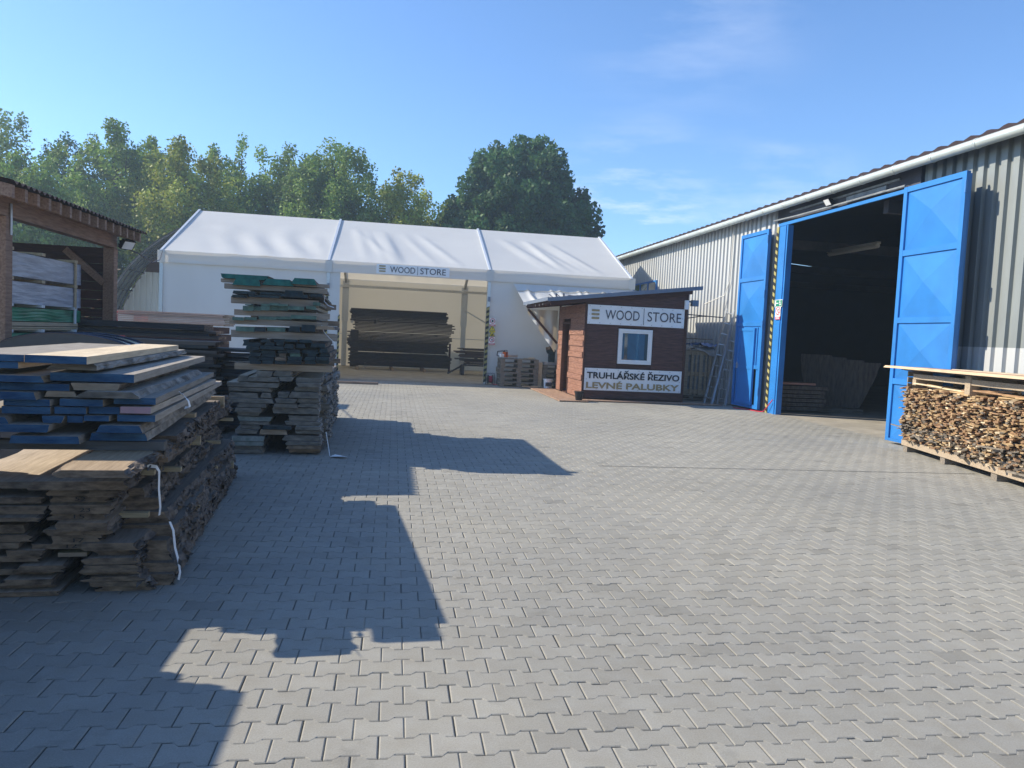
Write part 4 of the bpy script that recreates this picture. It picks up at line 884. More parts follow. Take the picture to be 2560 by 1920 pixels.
# straps
def strap(label, pts, w, rz=0):
    b = MB(); pts = [Vector(p) for p in pts]; dn = Vector((.98, -.2, 0)); n = len(pts); vs = []
    for i, p in enumerate(pts):
        tdir = (pts[min(i+1, n-1)]-pts[max(0, i-1)]).normalized(); sdir = tdir.cross(dn).normalized()*w/2
        vs += [p-sdir, p+sdir]
    b.add(vs, [(2*i, 2*i+1, 2*i+3, 2*i+2) for i in range(n-1)]); o = b.build('strap', 'white_pvc'); s = o.modifiers.new('solid', 'SOLIDIFY'); s.thickness = .002
    return tag(o, label, 'strap')
def L3(u, v, z): x, y = loc(P1, .087, u, v); return (x, y, z)
strap('upper loose white packing strap hanging on the front stack', [L3(-.12, .22, .70), L3(-.07, .23, .69), L3(-.055, .24, .66), L3(-.055, .24, .55), L3(-.045, .24, .44), L3(-.05, .24, .39)], .022)
strap('lower white packing strap with curled end at the foot of the front stack', [L3(.01, .24, .35), L3(.035, .22, .30), L3(.05, .2, .2), L3(.075, .18, .12), L3(.09, .15, .06), L3(.085, .13, .02)], .026)
strap('short curled white strap between the blue-ended planks', [L3(-.02, .65, 1.11), L3(.015, .62, 1.09), L3(.045, .6, 1.06), L3(.055, .6, 1.02), L3(.02, .62, 1.01)], .022)
strap('white strap dangling on the right of the tall stack', [(-.88, 9.7, 1.60), (-.85, 9.7, 1.52), (-.78, 9.68, 1.45), (-.72, 9.68, 1.40), (-.71, 9.68, 1.34)], .014)
strap('thin white strap near the top right of the tall stack', [(-.86, 9.8, 1.97), (-.87, 9.8, 1.90), (-.82, 9.8, 1.85), (-.75, 9.8, 1.83)], .014)
b = MB(); b.add([(-.72, 9.5, .012), (-.55, 9.42, .03), (-.5, 9.5, .012), (-.66, 9.6, .025)], [(0, 1, 2, 3)]); b.tube([(-.78, 9.6, .3), (-.74, 9.58, .1), (-.72, 9.52, .02)], .005, 4); tag(b.build('paper_tag', 'white_pvc'), 'white paper tag on the ground at the foot of the grey slab stack', 'tag')
# numbers of rough flank slabs on the second stack
P2 = (-.8, 9.65)
for i, z in enumerate((.04, .12, .2, .28, .36, .44, .52, .60, .68, .76, .84)):
    x, y = loc(P2, .035, -.17+.03*math.sin(i*2.3), .45+.1*(i % 3)); plank('pale-barked outer slab, %s from the top along the flank of the grey slab stack' % nth(11-i), x, y, z, .32, .075, 3.6, .035, (.34, .30, .26), ('sawn_wood', 'pale_bark', 'grey_end'), .01, .02, .035, 50, 700+i, 'outer slabs of the grey slab stack', i % 2 == 0, edge=.035, flakes=130, name='thick_board', cat='slab board')
for i, (z, L) in enumerate(((1.2, 2.2), (1.3, 2.4), (1.5, 2.0), (1.68, 2.4), (1.85, 2.1), (1.99, 2.2))):
    x, y = loc(P2, .035, -.55, .3); plank('dark wide board recessed between the layers of the tall stack, level %s' % nth(i+1), x, y, z-.05, .8, .09, L, .035, (.08, .08, .08), name='board', cat='board', group='recessed boards of the tall stack')
for i, (v, z0) in enumerate(((1.5, 1.03), (2.6, 1.03), (1.5, 1.42), (1.4, 1.60), (1.5, 1.83))):
    x0, y0 = loc(P2, .035, -1.1, v); x1, y1 = loc(P2, .035, .03+.05*(i % 2), v); crossbar('rear timber across the tall stack, %s of five' % nth(i+1), (x0, y0, z0), (x1, y1, z0), .09, .07, (.36, .27, .2), 'tan_end')

# ---- dark stacks behind, boards running left-right
def side_stack(stack, x0, x1, y, zs, ydep, cols, seed, grp, endm='brown_end', step=None, jitter=.25, h=(.03, .05)):
    rs = random.Random(seed); z = zs[0]; k = 0; rows = []
    while z < zs[1]:
        t = rs.uniform(*h); rows.append((z, t)); z += t+(rs.choice((.004, .004, .03)) if step is None else step)
    for k, (z, t) in enumerate(rows):
        for j in range(1):
            a = x0+rs.uniform(-jitter, jitter); c = x1+rs.uniform(-jitter, jitter)*.6; w = rs.uniform(.55, .62); col = rs.choice(cols); yy = y+ydep*j+rs.uniform(-.05, .05)+w/2
            o = plank('%s board from the top of %s' % (nth(len(rows)-k), stack), c, yy, z, w, t, c-a, R(90)+rs.uniform(-.01, .01), col, ('sawn_wood', 'sawn_wood', endm), 0, 0, 0, 3, seed*100+k*2+j, grp, bow=rs.uniform(-.006, .006), name='board', cat='board')
dk = [(.10, .09, .09), (.14, .12, .11), (.22, .17, .14), (.09, .08, .085)]
side_stack('the dark low stack behind the front stack', -4.05, -2.45, 11.3, (.05, 1.25), .35, [(.26, .2, .16), (.16, .14, .12), (.34, .24, .18)], 5, 'boards of the dark low stack', jitter=.22)
side_stack('the dark board pile beside the shed', -5.0, -2.75, 12.6, (.6, 1.52), .4, dk, 6, 'boards of the dark pile beside the shed', jitter=.3)
side_stack('the low stack showing left of the tall stack', -2.75, -2.0, 11.6, (.05, 1.2), .35, [(.24, .19, .15), (.12, .12, .12)], 7, 'boards of the low stack left of the tall one', jitter=.12, h=(.035, .05))
# pinkish fresh bundle
rs = random.Random(9)
for k in range(7):
    plank('fresh pinkish board, %s from the top of the light bundle before the tent' % nth(7-k), -3.35+rs.uniform(-.03, .03), 16.0+rs.uniform(-.03, .03)+.5, 1.50+k*.034, 1.0, .028, 2.0+rs.uniform(-.06, .05), R(90), (.66+.03*(k % 2), .50, .40), ('sawn_wood', 'sawn_wood', 'tan_end'), nst=2, seed=k, group='fresh boards of the light bundle')
t = thing('pallet_stack_support', 'dark stacked timber block carrying the light fresh bundle', 'timber stack', (-4.3, 16.5, 0))
b = MB()
for k in range(10): b.box(-.95+.03*(k % 3), .9-.04*(k % 2), -.5, .5, .02+k*.147, .02+k*.147+.13)
b.build('timber_layers', 'dark_timber', t)

# ---- dark plank stack inside the tent
rs = random.Random(12); z = .13; k = 0; rows = []
bundles = [(.13, .66, -1.95, 2.02), (.675, 1.06, -2.02, 1.92), (1.075, 1.42, -2.02, 2.0), (1.45, 1.84, -1.85, 2.12), (1.845, 2.32, -2.0, 1.85)]
tot = []
for zb, ze, xa, xb in bundles:
    z = zb
    while z < ze-.02: tot.append((z, xa, xb)); z += .052
for k, (z, xa, xb) in enumerate(tot):
    for j in range(1):
        a = xa+.25+rs.uniform(-.08, .08)+.0; c = xb+.25+rs.uniform(-.10, .08)
        plank('black plank, %s from the top of the dark stack inside the tent' % nth(len(tot)-k), c, 31.4+.35*j+rs.uniform(-.04, .04), z*1.04, .60, .044, c-a, R(90)+rs.uniform(-.004, .004), (.5, .5, .5), ('black_wood', 'black_wood', 'black_wood'), nst=2, seed=k*2+j, group='black planks stacked inside the tent')
gk = 0
for zb in (.62, 1.02, 1.42, 1.80):
    for x in (-1.5, -.4, .7, 1.7):
        gk += 1; crossbar('spacer block in the dark tent stack, %s from below left' % nth(gk), (x, 31.2, zb), (x, 31.95, zb), .08, .045, (.10, .08, .07), 'brown_end', 'spacer', 'spacers in the dark stack inside the tent')
for i, x in enumerate((-1.45, -.1, 1.15)):
    crossbar('bearer on the tent floor sticking out under the dark stack, %s from left' % nth(i+1), (x+.1, 30.3, .005), (x, 32, .005), .10, .11, (.32, .24, .18), 'tan_end')
for i, (x, z) in enumerate(((-1.72, 1.80), (-.82, 1.82), (-.95, 1.12), (-1.15, .08))):
    b = MB(); b.box(0, .10, -.012, 0, 0, .17); tag(b.build('paper_tag', 'canvas', None, (x, 31.22, z)), 'white paper tag on the dark stack in the tent, %s' % ('top left', 'top, second from left', 'at middle height', 'at the foot')[i], 'tag', None)
side_stack('the small dark heap at the right inside the tent', 2.55, 4.2, 29.5, (.35, 1.05), .3, [(.08, .07, .07), (.14, .1, .09)], 14, 'boards of the small dark heap in the tent', 'black_wood', jitter=.25)
b = MB(); b.bar((2.1, 29.8, .02), (4.0, 30.0, 1.1), .06, .06); b.box(2.6, 2.7, 29.3, 30.2, 0, .34); b.box(3.7, 3.8, 29.3, 30.2, 0, .34); tag(b.build('trestle', 'dark_panel'), 'dark trestle carrying the small heap at the right inside the tent', 'trestle')
b = MB(); b.box(2.22, 2.30, 31.3, 31.38, 0, 1.15); tag(b.build('post', 'dark_timber'), 'short dark post right of the black plank stack in the tent', 'post')
crossbar('flat brown timber lying on the paving before the open tent bay', (-1.6, 22.4, .005), (-.4, 22.4, .005), .10, .06, (.30, .22, .17), 'tan_end')
# slabs stacked inside the warehouse
for k in range(6):
    plank('dark slab, %s from the top of the slab stack inside the warehouse' % nth(6-k), 9.42+.04*(k % 2)+.0*k, 18.2, .06+k*.105, .6, .085, 1.35+.05*(k % 3), R(-88), (.40, .33, .28) if k else (.6, .55, .45), ('slab_wood',)*3, .02, .02, .004, 6, 50+k, 'slabs stacked inside the warehouse')
plank('reddish board on top of the slab stack inside the warehouse', 9.42, 18.2, .70, .5, .05, 1.15, R(-88), (.55, .3, .25), nst=2)

# stack standing just outside the left edge, whose shadow falls across the paving in front
for k in range(18):
    L = (4.5 if k < 14 else 3.5)+rs.uniform(-.06, .04)
    plank('long brown plank, %s from the top of the stack outside the left edge' % nth(18-k), -3.12+rs.uniform(-.02, .02), .5+rs.uniform(-.02, .02), .05+k*.073, 1.25, .065, L, 0, (.36, .3, .24), ('sawn_wood', 'bark', 'brown_end'), .02, .02, .01, 8, 300+k, 'planks of the stack outside the left edge', name='board', cat='board')

# ================================================================== STICK RACK (right)
RA = math.atan2(8.25-11.39, 7.70-8.38)            # direction of the long face, from far corner towards the camera
RC = Vector((8.40, 11.45, 0)); ru = Vector((math.cos(RA), math.sin(RA), 0)); rv = Vector((-ru.y, ru.x, 0))
if rv.x < 0: rv = -rv
RM = Matrix(((ru.x, rv.x, 0, RC.x), (ru.y, rv.y, 0, RC.y), (0, 0, 1, 0), (0, 0, 0, 1)))
rack = thing('stick_rack', 'wooden pallet rack filled with thin sticks at the right edge', 'rack', RC)
Mr = Matrix(((ru.x, rv.x, 0, 0), (ru.y, rv.y, 0, 0), (0, 0, 1, 0), (0, 0, 0, 1)))
def rp_(fn, name, m):
    b = MB(); fn(b); b.build(name, m, rack)
RL = 4.4
rp_(lambda b: b.box(-.02, RL, -.06, .0, .10, .19, 0, Mr), 'bottom_rail', 'pallet_wood')
rp_(lambda b: [b.box(x, x+.14, -.04, .9, .0, .098, 0, Mr) for x in (.02, 1.25, 2.6, 3.9)], 'foot_block', 'grey_pallet')
rp_(lambda b: [b.box(x, x+.10, .06, .10, .10, 1.33, 0, Mr) for x in (1.80, 3.9)]+[b.box(x, x+.12, .62, .68, .10, 1.33, 0, Mr) for x in (.02, 1.75, 3.9)], 'post', 'pallet_wood')
rp_(lambda b: [b.box(.16, RL, -.03, .03, 1.20, 1.28, 0, Mr), b.box(.1, RL, .66, .72, 1.22, 1.3, 0, Mr), b.box(.12, .24, -.02, .7, 1.10, 1.195, 0, Mr), b.box(1.78, 1.92, -.045, .06, 1.04, 1.33, 0, Mr)], 'top_rail', 'pallet_wood')
rp_(lambda b: [b.box(-.05, -.02, -.03, .75, .13+.10*k, .13+.10*k+.088, 0, Mr) for k in range(12)], 'end_slats', 'grey_pallet')
rp_(lambda b: b.grid(lambda u, v: Mr @ Vector((-.12+(RL+.2)*u, -.12+1.0*v, 1.335+.012*math.sin(v*60))), 4, 80), 'cover_sheet', 'dark_panel')
rs = random.Random(31)
sticks = []
z = .19; 
while z < 1.06:
    u = .0
    while u < RL:
        w = rs.uniform(.018, .060); hh = rs.uniform(.009, .023)
        top = 1.10-.10*(.5+.5*math.sin(u*2.2))+.08*min(1, u/1.5)
        if z < top and not (1.78 < u < 1.94 and z > .95): sticks.append((u+rs.uniform(-.008, .008), z+rs.uniform(-.007, .007), w, hh))
        u += w+rs.uniform(.002, .016)
    z += .019
def stick_col(u, z):
    r = rs.random(); warm = .36+.46*(z > .45)*(1 if u > .9 or z > .7 else .6)
    if r < warm*.5: return 0
    return 1 if r < warm else 2 if r < .93 else 3
mat('stick_pale', (.42, .29, .155), .8, 0, 9, .25, .2); mat('stick_brown', (.32, .195, .11), .8, 0, 9, .3, .2); mat('stick_grey', (.21, .18, .145), .85, 0, 9, .3, .2); mat('stick_cream', (.62, .50, .34), .8, 0, 9, .2, .2)
SM = ['stick_pale', 'stick_brown', 'stick_grey', 'stick_cream']; SW = ['yellow-brown', 'reddish brown', 'weathered grey', 'pale cream']
random.seed(77)
vis = [s for s in sticks if 0 < s[0] < 3.15]; vis.sort(key=lambda s: -(s[2]*s[3])*(1+s[0]*.25)); chosen = set(id(s) for s in vis[:290])
rest = MB()
for s in sticks:
    u, z, w, hh = s; c = stick_col(u, z); out_ = rs.uniform(-.09, .03) if rs.random() < .8 else rs.uniform(-.17, -.05)
    a = rs.gauss(.75, .25); tl = rs.gauss(0, .035); L = rs.uniform(.3, .5)
    M = Matrix.Translation((u, out_, z)) @ Matrix.Rotation(a, 4, 'Z') @ Matrix.Rotation(tl, 4, 'X') @ Matrix.Rotation(rs.gauss(0, .12), 4, 'Y')
    if id(s) in chosen:
        b = MB(); b.box(-w/2, w/2, 0, L, 0, hh); o = b.build('stick', SM[c]); o.matrix_world = RM @ M
        band = ('lowest', 'middle', 'upper')[min(2, int((z-.19)/.3))]; side = ('far left', 'left', 'middle', 'right')[min(3, int(u/.8))]
        tag(o, '%s thin stick end in the %s third of the rack, %s part' % (SW[c], band, side), 'stick', '%s sticks in the %s third, %s part of the rack' % (SW[c], band, side))
    else: rest.box(-w/2, w/2, 0, L, 0, hh, c, RM @ M)
for k in range(60):   # some lying along the face
    u = rs.uniform(.1, 3.6); z = rs.uniform(.95, 1.12) if rs.random() < .7 else rs.uniform(.2, 1.0); L = rs.uniform(.5, 1.5); M = Matrix.Translation((u, rs.uniform(-.05, .35), z)) @ Matrix.Rotation(R(-90)+rs.uniform(-.12, .12), 4, 'Z') @ Matrix.Rotation(rs.uniform(-.06, .06), 4, 'X')
    rest.box(-.018, .018, 0, L, 0, .02, rs.choice((0, 1, 3, 0)), RM @ M)
for x, y0 in ((0, .1), (0, .35)): rest.box(.05, RL, .30, .62, .19, 1.0, 2, RM)
tag(rest.build('sticks', SM), 'dense heap of thin wooden sticks filling the rack at the right', 'sticks', kind='stuff')
for i, (u0, v0, L, w, z, col, a, lb) in enumerate(((-.55, -.10, 4.6, .26, 1.352, (.66, .50, .33), .0, 'pale yellow plank with pointed end on the front edge of the stick rack'), (.7, .42, 3.2, .3, 1.36, (.62, .5, .36), .03, 'second pale plank lying further back on the stick rack'), (-.1, .20, 3.4, .22, 1.352, (.40, .22, .17), -.02, 'reddish plank between the pale ones on the stick rack'))):
    p = RM @ Vector((u0, v0, 0)); o = plank(lb, p.x, p.y, z, w, .035, L, RA-R(90)+a, col, ('sawn_wood', 'sawn_wood', 'tan_end'), .03, .03, .004, 14, 60+i, None, edge=.02)
b = MB(); p = RM @ Vector((1.62, -.10, .30)); b.box(-.012, .012, -.012, .012, 0, .13); o = b.build('stick', 'stick_cream', None, p); tag(o, 'single short cream stick standing upright in the face of the rack', 'stick')

# ================================================================== TIMBER SHED (left)
shed = thing('timber_shed', 'open brown timber shed with corrugated lean-to roof', 'shed', (-4.4, 11, 0))
def sp(b, name, m, **k): return b.build(name, m, shed, (4.4, -11, 0), **k)
SX = -4.4
b = MB(); b.box(SX-.07, SX+.07, 8.8, 12.93, 2.655, 2.85); sp(b, 'beam', 'brown_timber')
for y in (9.50, 12.86):
    b = MB(); b.box(SX-.08, SX+.08, y-.08, y+.08, .0, 2.65); sp(b, 'post', 'brown_timber', bevel=.006)
b = MB(); b.box(SX+.085, SX+.095, 9.50, 9.54, 2.45, 2.80); sp(b, 'steel_strap', 'aluminium')
def sz(x): return 2.855+(x-SX)*-.20          # roof falls towards +x
b = MB(); y = 8.83
while y < 12.95:
    b.prism([(-8.2, sz(-8.2)), (SX+.42, sz(SX+.42)), (SX+.42, sz(SX+.42)+.135), (-8.2, sz(-8.2)+.135)], y-.03, y+.03, 'y'); y += .29
sp(b, 'rafters', 'brown_timber')
b = MB(); b.grid(lambda u, v: (-8.3+(4.36)*u, 8.75+4.35*v, sz(-8.3+4.36*u)+.165+.018*math.cos(2*math.pi*v*4.35/.13)), 2, 270); sp(b, 'roof_sheet', 'roof_tile', smooth=True)
b = MB()
for k in range(18): b.box(-8.2, SX-.08, 12.83, 12.86, .05+.138*k, .05+.138*k+.134)
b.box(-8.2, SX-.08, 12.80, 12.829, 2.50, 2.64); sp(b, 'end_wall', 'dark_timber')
b = MB()
for k in range(18): b.box(-8.2, -8.17, 8.8, 12.86, .05+.138*k, .05+.138*k+.134)
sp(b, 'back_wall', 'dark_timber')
b = MB(); b.bar((SX-.62, 12.78, 2.58), (SX-.06, 12.78, 2.10), .07, .10); sp(b, 'knee_brace', 'brown_timber')
b = MB(); b.tube([(SX+.1, 12.9, 2.72), (-4.35, 14.0, 2.68), (-5.0, 17, 2.75), (-6.0, 21, 3.1), (-6.95, 24.55, 3.62)], .012, 5); tag(b.build('overhead_cable', 'dark_panel'), 'thin cable strung from the brown shed to the tent', 'cable')

# packs in the shed
def pack(label, z0, z1, m, y0=9.3, y1=12.42, x1=-4.66, dep=1.1, batten='fresh_board', cat='timber pack', name='wrapped_pack'):
    t = thing(name, label, cat, (x1-dep/2, (y0+y1)/2, z0), 0, None); rs = random.Random(int(z0*100)); h = z1-z0; l = (y1-y0)/2; d = dep/2
    b = MB(); P = [rs.uniform(0, 6) for _ in range(5)]
    def fn(u, v):   # wrap-around surface
        a = u*4; k = int(a) % 4; f = a-int(a); cs = [(-d, -l), (d, -l), (d, l), (-d, l)]; p, q = cs[k], cs[(k+1) % 4]
        x = p[0]+(q[0]-p[0])*f; y = p[1]+(q[1]-p[1])*f; nn = [(0, -1), (1, 0), (0, 1), (-1, 0)][k]
        s = .003*math.sin(26*v+2*math.sin(5*y+P[0]))+.006*math.sin(7*y+P[1]+3*v)
        return (x+nn[0]*s, y+nn[1]*s, h*v)
    b.grid(fn, 160, 14); b.grid(lambda u, v: (-d+2*d*u, -l+2*l*v, h+.012*math.sin(12*u+P[2])*math.sin(9*v*3+P[3])), 16, 40); b.build('wrapping', m, t, smooth=True)
    if batten:
        b = MB(); b.box(d+.012, d+.032, l-.28, l-.23, -.02, h+.03); b.build('edge_batten', batten, t)
        for y in (l-.30, .2, -l+.9): b = MB(); b.box(-d, d+.03, y, y+.1, h+.012, h+.05); b.build('batten', batten, t)
    return t
t1 = pack('upper white foil-wrapped timber pack on top in the shed', 2.03, 2.33, 'white_wrap')
t2 = pack('lower white foil-wrapped timber pack second from top in the shed', 1.69, 1.97, 'white_wrap')
for t, zz in ((t1, .09), (t2, .09)):
    b = MB(); b.box(.57, .575, -.9, -.8, zz, zz+.11); b.build('paper_label', 'white_pvc', t)
pack('upper green foil-wrapped timber pack in the shed', 1.475, 1.645, 'green_wrap', batten='white_pvc')
t = thing('timber_pack', 'row of yellowish battens under the upper green pack in the shed', 'timber pack', (-5.2, 10.9, 1.36))
b = MB(); b.box(-.53, .53, -1.55, 1.45, .055, .105); b.box(-.53, .53, -1.55, 1.45, .0, .045); b.build('battens', 'fresh_board', t)
b = MB()
b.box(.531, .533, -1.5, 1.4, .018, .028)
b.build('stamped_line', 'ink_tan', t)
pack('lower green foil-wrapped timber pack in the shed', 1.0, 1.32, 'green_wrap', batten='white_pvc')
pack('lowest green foil-wrapped timber pack in the shed, mostly hidden', .55, .93, 'green_wrap', batten=None)
pack('bottom white foil-wrapped timber pack in the shed, hidden behind planks', .12, .5, 'white_wrap', batten=None)
# arched dark lid
t = thing('domed_container', 'dark glossy container with arched lid behind the front stack', 'container', (-3.45, 9.15, 0), R(0))
b = MB(); n = 28; top = 1.37
def arch(u, v):
    a = math.pi*(1-u); x = .72*math.cos(a); zz = 1.12+.26*math.sin(a)**.9 if 0 < u < 1 else 1.12
    return (x, -.35+.7*v, zz)
b.grid(arch, n, 4); b.build('lid', 'dark_dome', t, smooth=True)
b = MB()
for v in (0, .12, .5, 1): b.tube([Vector(arch(i/n, v))+Vector((0, 0, .006)) for i in range(1, n)], .010, 5, caps=False)
b.build('lid_rib', 'dark_dome', t)
b = MB(); b.box(-.70, .70, -.33, .33, .02, 1.12); b.add([arch(i/n, 0) for i in range(n+1)], [tuple(range(n+1))]); b.add([arch(i/n, 1) for i in range(n+1)], [tuple(range(n+1))]); b.build('body', 'dark_dome', t)

# ================================================================== ARCHED HALL behind
hall = thing('arched_hall', 'grey corrugated hall with arched lattice canopy behind the shed', 'hall', (-6.5, 37, 0))
AR = 6.4
b = MB(); nn = 40
b.grid(lambda u, v: (AR*math.cos(math.pi*(1-u)), -1.0+2.2*v, AR*math.sin(math.pi*(1-u))), nn, 2); b.build('canopy_skin', 'galvanised', hall)
b = MB()
for v in (-1.0, -.45, .1, .65, 1.2): b.tube([(AR*.985*math.cos(math.pi*(1-i/nn)), v, AR*.985*math.sin(math.pi*(1-i/nn))) for i in range(nn+1)], .035, 5, caps=False)
for i in range(0, nn+1, 2):
    a = math.pi*(1-i/nn); b.bar((AR*.98*math.cos(a), -1, AR*.98*math.sin(a)), (AR*.98*math.cos(a), 1.2, AR*.98*math.sin(a)), .05, .05, upv=(math.cos(a), 0, math.sin(a)))
b.build('lattice', 'dark_panel', hall)
b = MB(); per = .25; x = -6.2
while x < 6.2:
    z = math.sqrt(max(0, (AR*.985)**2-min(abs(x), 6.28)**2)); z2 = math.sqrt(max(0, (AR*.985)**2-min(abs(x+per), 6.28)**2))
    y = 1.16; zf = lambda q: z+(z2-z)*q/per
    for qa, qb, ya, yb in ((0, .15, 0, 0), (.15, .18, 0, .04), (.18, .23, .04, .04), (.23, .25, .04, 0)): b.add([(x+qa, y+ya, 0), (x+qb, y+yb, 0), (x+qb, y+yb, zf(qb)), (x+qa, y+ya, zf(qa))], [(0, 1, 2, 3)])
    x += per
b.build('end_wall', 'galvanised_pale', hall)
b = MB(); b.box(-5.0, 2, 1.15, 1.22, 3.75, 4.6); b.box(-3.55, -3.48, 1.15, 1.22, 0, 3.75); b.box(-3.48, -2.7, 1.16, 1.22, 3.4, 3.7); b.build('door_trim', 'dark_timber', hall)
b = MB(); b.box(-.5, .5, -.4, .4, 0, 1.75); b.box(-.55, -.3, -.42, .4, 1.75, 1.82); t = tag(b.build('waste_bin', 'red_bin', None, (-9.4, 29.5, 0), bevel=.03), 'red waste container half hidden in front of the arched hall', 'container')
b = MB(); b.box(-.25, .25, -.46, -.42, 1.2, 1.7); b.build('label_plate', 'white_pvc', t)
b = MB(); b.tube([(-11.0, 29.6, 1.4), (-10.0, 29.6, 3.0)], .05, 6); b.tube([(-14.2, 29.6, 3.0), (-9.8, 29.6, 3.3)], .02, 5); tag(b.build('handrail', 'fresh_board'), 'thin pale rail beside the foot of the arched canopy', 'rail')

# ================================================================== TREES
def tree(label, x, y, H, Wd, mtl, seed, dens=1.0, spire=1.6, group='trees behind the tent', leaf=.18, low=.25, name='poplar_tree', tone=(.65, 1.25), clump=1.0, trunk_lean=0, dome=False):
    rg = np.random.default_rng(seed); t = thing(name, label, 'tree', (x, y, -.05), 0, group)
    b = MB(); rs = random.Random(seed); tips = []
    top = Vector((trunk_lean, 0, H*.9)); b.tube([(0, 0, 0), (trunk_lean*.2+.1, 0, H*.3), (trunk_lean*.6-.1, .1, H*.6), top], .24*H/14, 8, r2=.03)
    nb = 20
    for i in range(nb):
        f = low+(.88-low)*i/nb; a = rs.uniform(0, 6.28); base = Vector((trunk_lean*f, 0, H*f)); r = Wd/2*rs.uniform(.35, .6)*math.sin(math.pi*min(1, (f-low)/(1-low)*.75+.32))
        e = base+Vector((math.cos(a)*r, math.sin(a)*r, r*rs.uniform(.5, 1.5))); mid = base.lerp(e, .5)+Vector((rs.uniform(-.3, .3), rs.uniform(-.3, .3), -.2))
        b.tube([base, mid, e], .07, 5, r2=.015, caps=False)
    b.build('trunk', 'trunk_bark', t)
    nc = int(230*dens*Wd/7*H/14); C = []; 
    nl = 3+int(Wd/1.3); LD = []
    for k in range(nl):
        a = rg.uniform(0, 6.28); r0 = Wd*.36*rg.random()**.5 if k else 0; LD.append((math.cos(a)*r0, math.sin(a)*r0, H*(1-.16*(r0/(Wd*.36))**1.5*rg.uniform(.3, 1.1)) if k else H))
    while dome and len(C) < nc*1.35:
        d = rg.normal(size=3); d /= np.linalg.norm(d); q = rg.random()**.38; z = H*.42+d[2]*q*H*.57
        if z > H*.12: sk = .72 if z > H*.42 else 1.0; C.append((d[0]*q*Wd/2*(1 if z < H*.42 else 1-.25*(z/H-.42)), d[1]*q*Wd/2, z, rg.uniform(.55, 1.1), rg.uniform(*tone)))
    while len(C) < nc:
        lx, ly, lh = LD[rg.integers(nl)]; f = rg.random()**.9; z = H*low+(lh-H*low)*f; a = rg.uniform(0, 6.28)
        rr = (Wd*.31*min(1, (1-f)*2.6+.04)**.8*min(1, .55+f*1.5))*rg.random()**.5
        C.append((lx*(.55+.45*f)+math.cos(a)*rr+trunk_lean*z, ly*(.55+.45*f)+math.sin(a)*rr, z-.25, (.55+.45*min(1, (1-f)*2.2))*rg.uniform(.65, 1.05)*clump, rg.uniform(*tone)))
    n_each = int(330*dens); P = []; T = []
    for cx, cy, cz, cr, tn in C:
        k = int(n_each*cr**2); d = rg.normal(size=(k, 3)); d /= np.linalg.norm(d, axis=1)[:, None]; rad = cr*rg.random(k)**.45
        sp_ = spire if cz > H*.5 else 1.1
        P.append(np.c_[cx+d[:, 0]*rad*.85, cy+d[:, 1]*rad*.85, cz+d[:, 2]*rad*sp_]); T.append(tn*rg.uniform(.8, 1.2, k))
    P = np.concatenate(P); T = np.concatenate(T); n = len(P); P[:, 2] = np.maximum(P[:, 2], H*low*.8)
    u = rg.normal(size=(n, 3)); u /= np.linalg.norm(u, axis=1)[:, None]; w = rg.normal(size=(n, 3)); w = np.cross(u, w); w /= np.linalg.norm(w, axis=1)[:, None]
    s = (leaf*rg.uniform(.6, 1.3, n))[:, None]; co = np.stack([P-u*s*.6, P+w*s*.38, P+u*s*.6, P-w*s*.38], 1).reshape(-1, 3)
    me = bpy.data.meshes.new('crown'); me.vertices.add(4*n); me.vertices.foreach_set('co', co.ravel().astype('f')); me.loops.add(4*n); me.loops.foreach_set('vertex_index', np.arange(4*n, dtype='i'))
    me.polygons.add(n); me.polygons.foreach_set('loop_start', np.arange(0, 4*n, 4, dtype='i')); me.polygons.foreach_set('loop_total', np.full(n, 4, 'i')); me.update(calc_edges=True); me.polygons.foreach_set('use_smooth', np.zeros(n, dtype=bool))
    at = me.attributes.new('tone', 'FLOAT_COLOR', 'POINT'); tt = np.repeat(T, 4); hue = np.repeat(rg.uniform(.9, 1.15, n), 4); at.data.foreach_set('color', np.stack([tt*hue, tt, tt*.95, np.ones_like(tt)], 1).ravel().astype('f'))
    me.materials.append(MATS[mtl]); o = bpy.data.objects.new('crown', me); COL.objects.link(o); o.parent = t
    return t
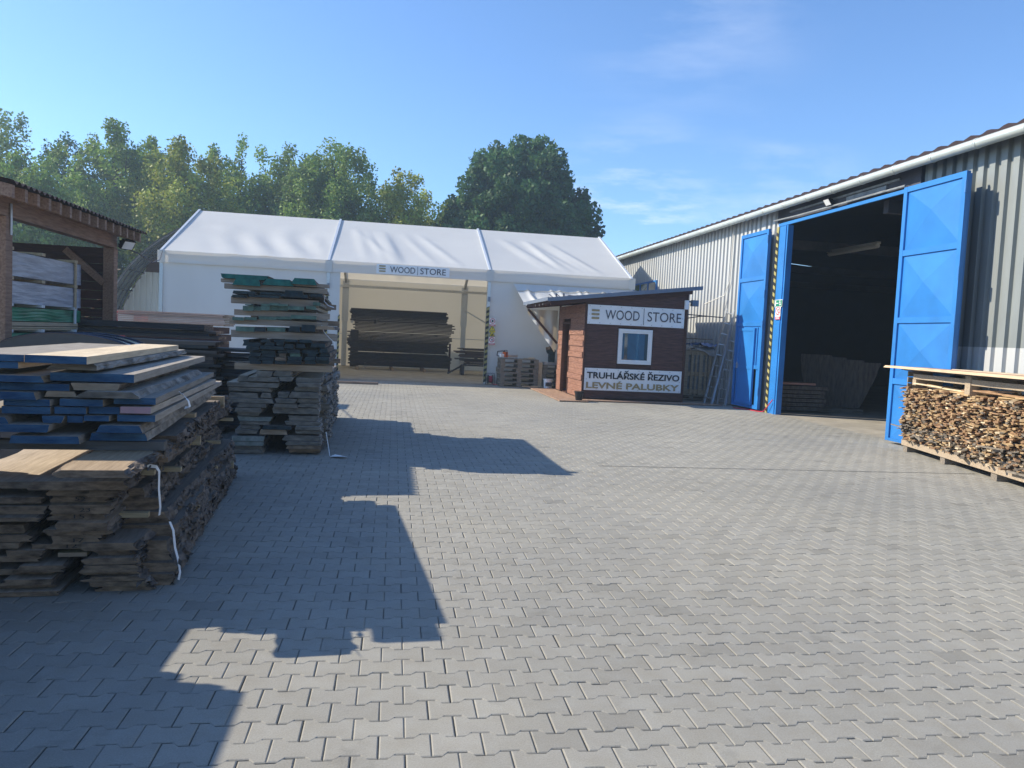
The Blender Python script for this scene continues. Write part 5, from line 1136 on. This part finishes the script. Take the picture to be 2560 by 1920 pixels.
TREES = [
 ('tall airy grey-green poplar at the far left edge', -24.8, 52, 14.4, 7.5, 'leaf_olive', 1, .65, 1.6),
 ('dark poplar second from the left edge', -21.2, 56, 14.0, 6.5, 'leaf_deep', 2, .75, 1.5),
 ('broad bright green poplar above the timber shed roof', -17.6, 52, 14.0, 9.0, 'leaf_mid', 3, 1.0, 1.2),
 ('lower yellow-green tree left of the broad poplar', -20.4, 46, 10.4, 8.0, 'leaf_mid', 4, 1.0, 1.1),
 ('yellow-tinted poplar behind the left end of the tent', -13.8, 51, 12.9, 8.5, 'leaf_yellow', 5, 1.0, 1.3),
 ('green poplar with ragged tip behind the tent ridge start', -10.4, 54, 13.9, 8.0, 'leaf_mid', 6, 1.0, 1.4),
 ('olive poplar in the middle of the row', -7.4, 54, 13.5, 7.5, 'leaf_olive', 7, 1.0, 1.4),
 ('highest feathery poplar left of the yellowing tree', -4.2, 52, 14.0, 8.0, 'leaf_mid', 8, 1.05, 1.4),
 ('yellowing poplar at the right end of the row', .2, 53, 12.6, 8.4, 'leaf_yellow', 9, 1.0, 1.25),
 ('low green tree between the yellowing poplar and the dark tree', 3.2, 55, 9.8, 5.5, 'leaf_mid', 10, .9, 1.2)]
for lb, x, y, H, w_, m_, sd, dn, spi in TREES: tree(lb, x, y, H, w_, m_, sd, dn, spi, low=.12)
tree('solitary dense dark green tree right of the row', 8.3, 53, 14.9, 12.0, 'leaf_deep', 21, 1.0, 1.0, None, .27, .10, 'broadleaf_tree', (.7, 1.3), 1.2, 0, True)
for i, (x, y, H) in enumerate(((-30, 62, 14), (-24, 66, 11), (-15, 66, 12), (-11, 66, 11.5), (-7, 67, 12), (-3, 66, 12), (1.5, 66, 11), (6, 68, 9))):
    tree('dim olive tree of the far second row, %s from left' % nth(i+1), x, y, H, 6, 'leaf_olive', 40+i, .45, 1.3, 'trees of the far second row', .3, .05)

# ================================================================== HAZE
b = MB(); b.box(-60, 60, -15, 95, -1.2, 24); o = b.build('haze', 'canvas'); o.data.materials.clear()
hm = bpy.data.materials.new('haze'); hm.use_nodes = True; hn = hm.node_tree.nodes; hn.clear()
ho = hn.new('ShaderNodeOutputMaterial'); hv = hn.new('ShaderNodeVolumePrincipled'); hv.inputs['Color'].default_value = (.62, .82, 1, 1); hv.inputs['Density'].default_value = .0018; hv.inputs['Anisotropy'].default_value = .3
hm.node_tree.links.new(hv.outputs[0], ho.inputs['Volume']); o.data.materials.append(hm); tag(o, kind='stuff')
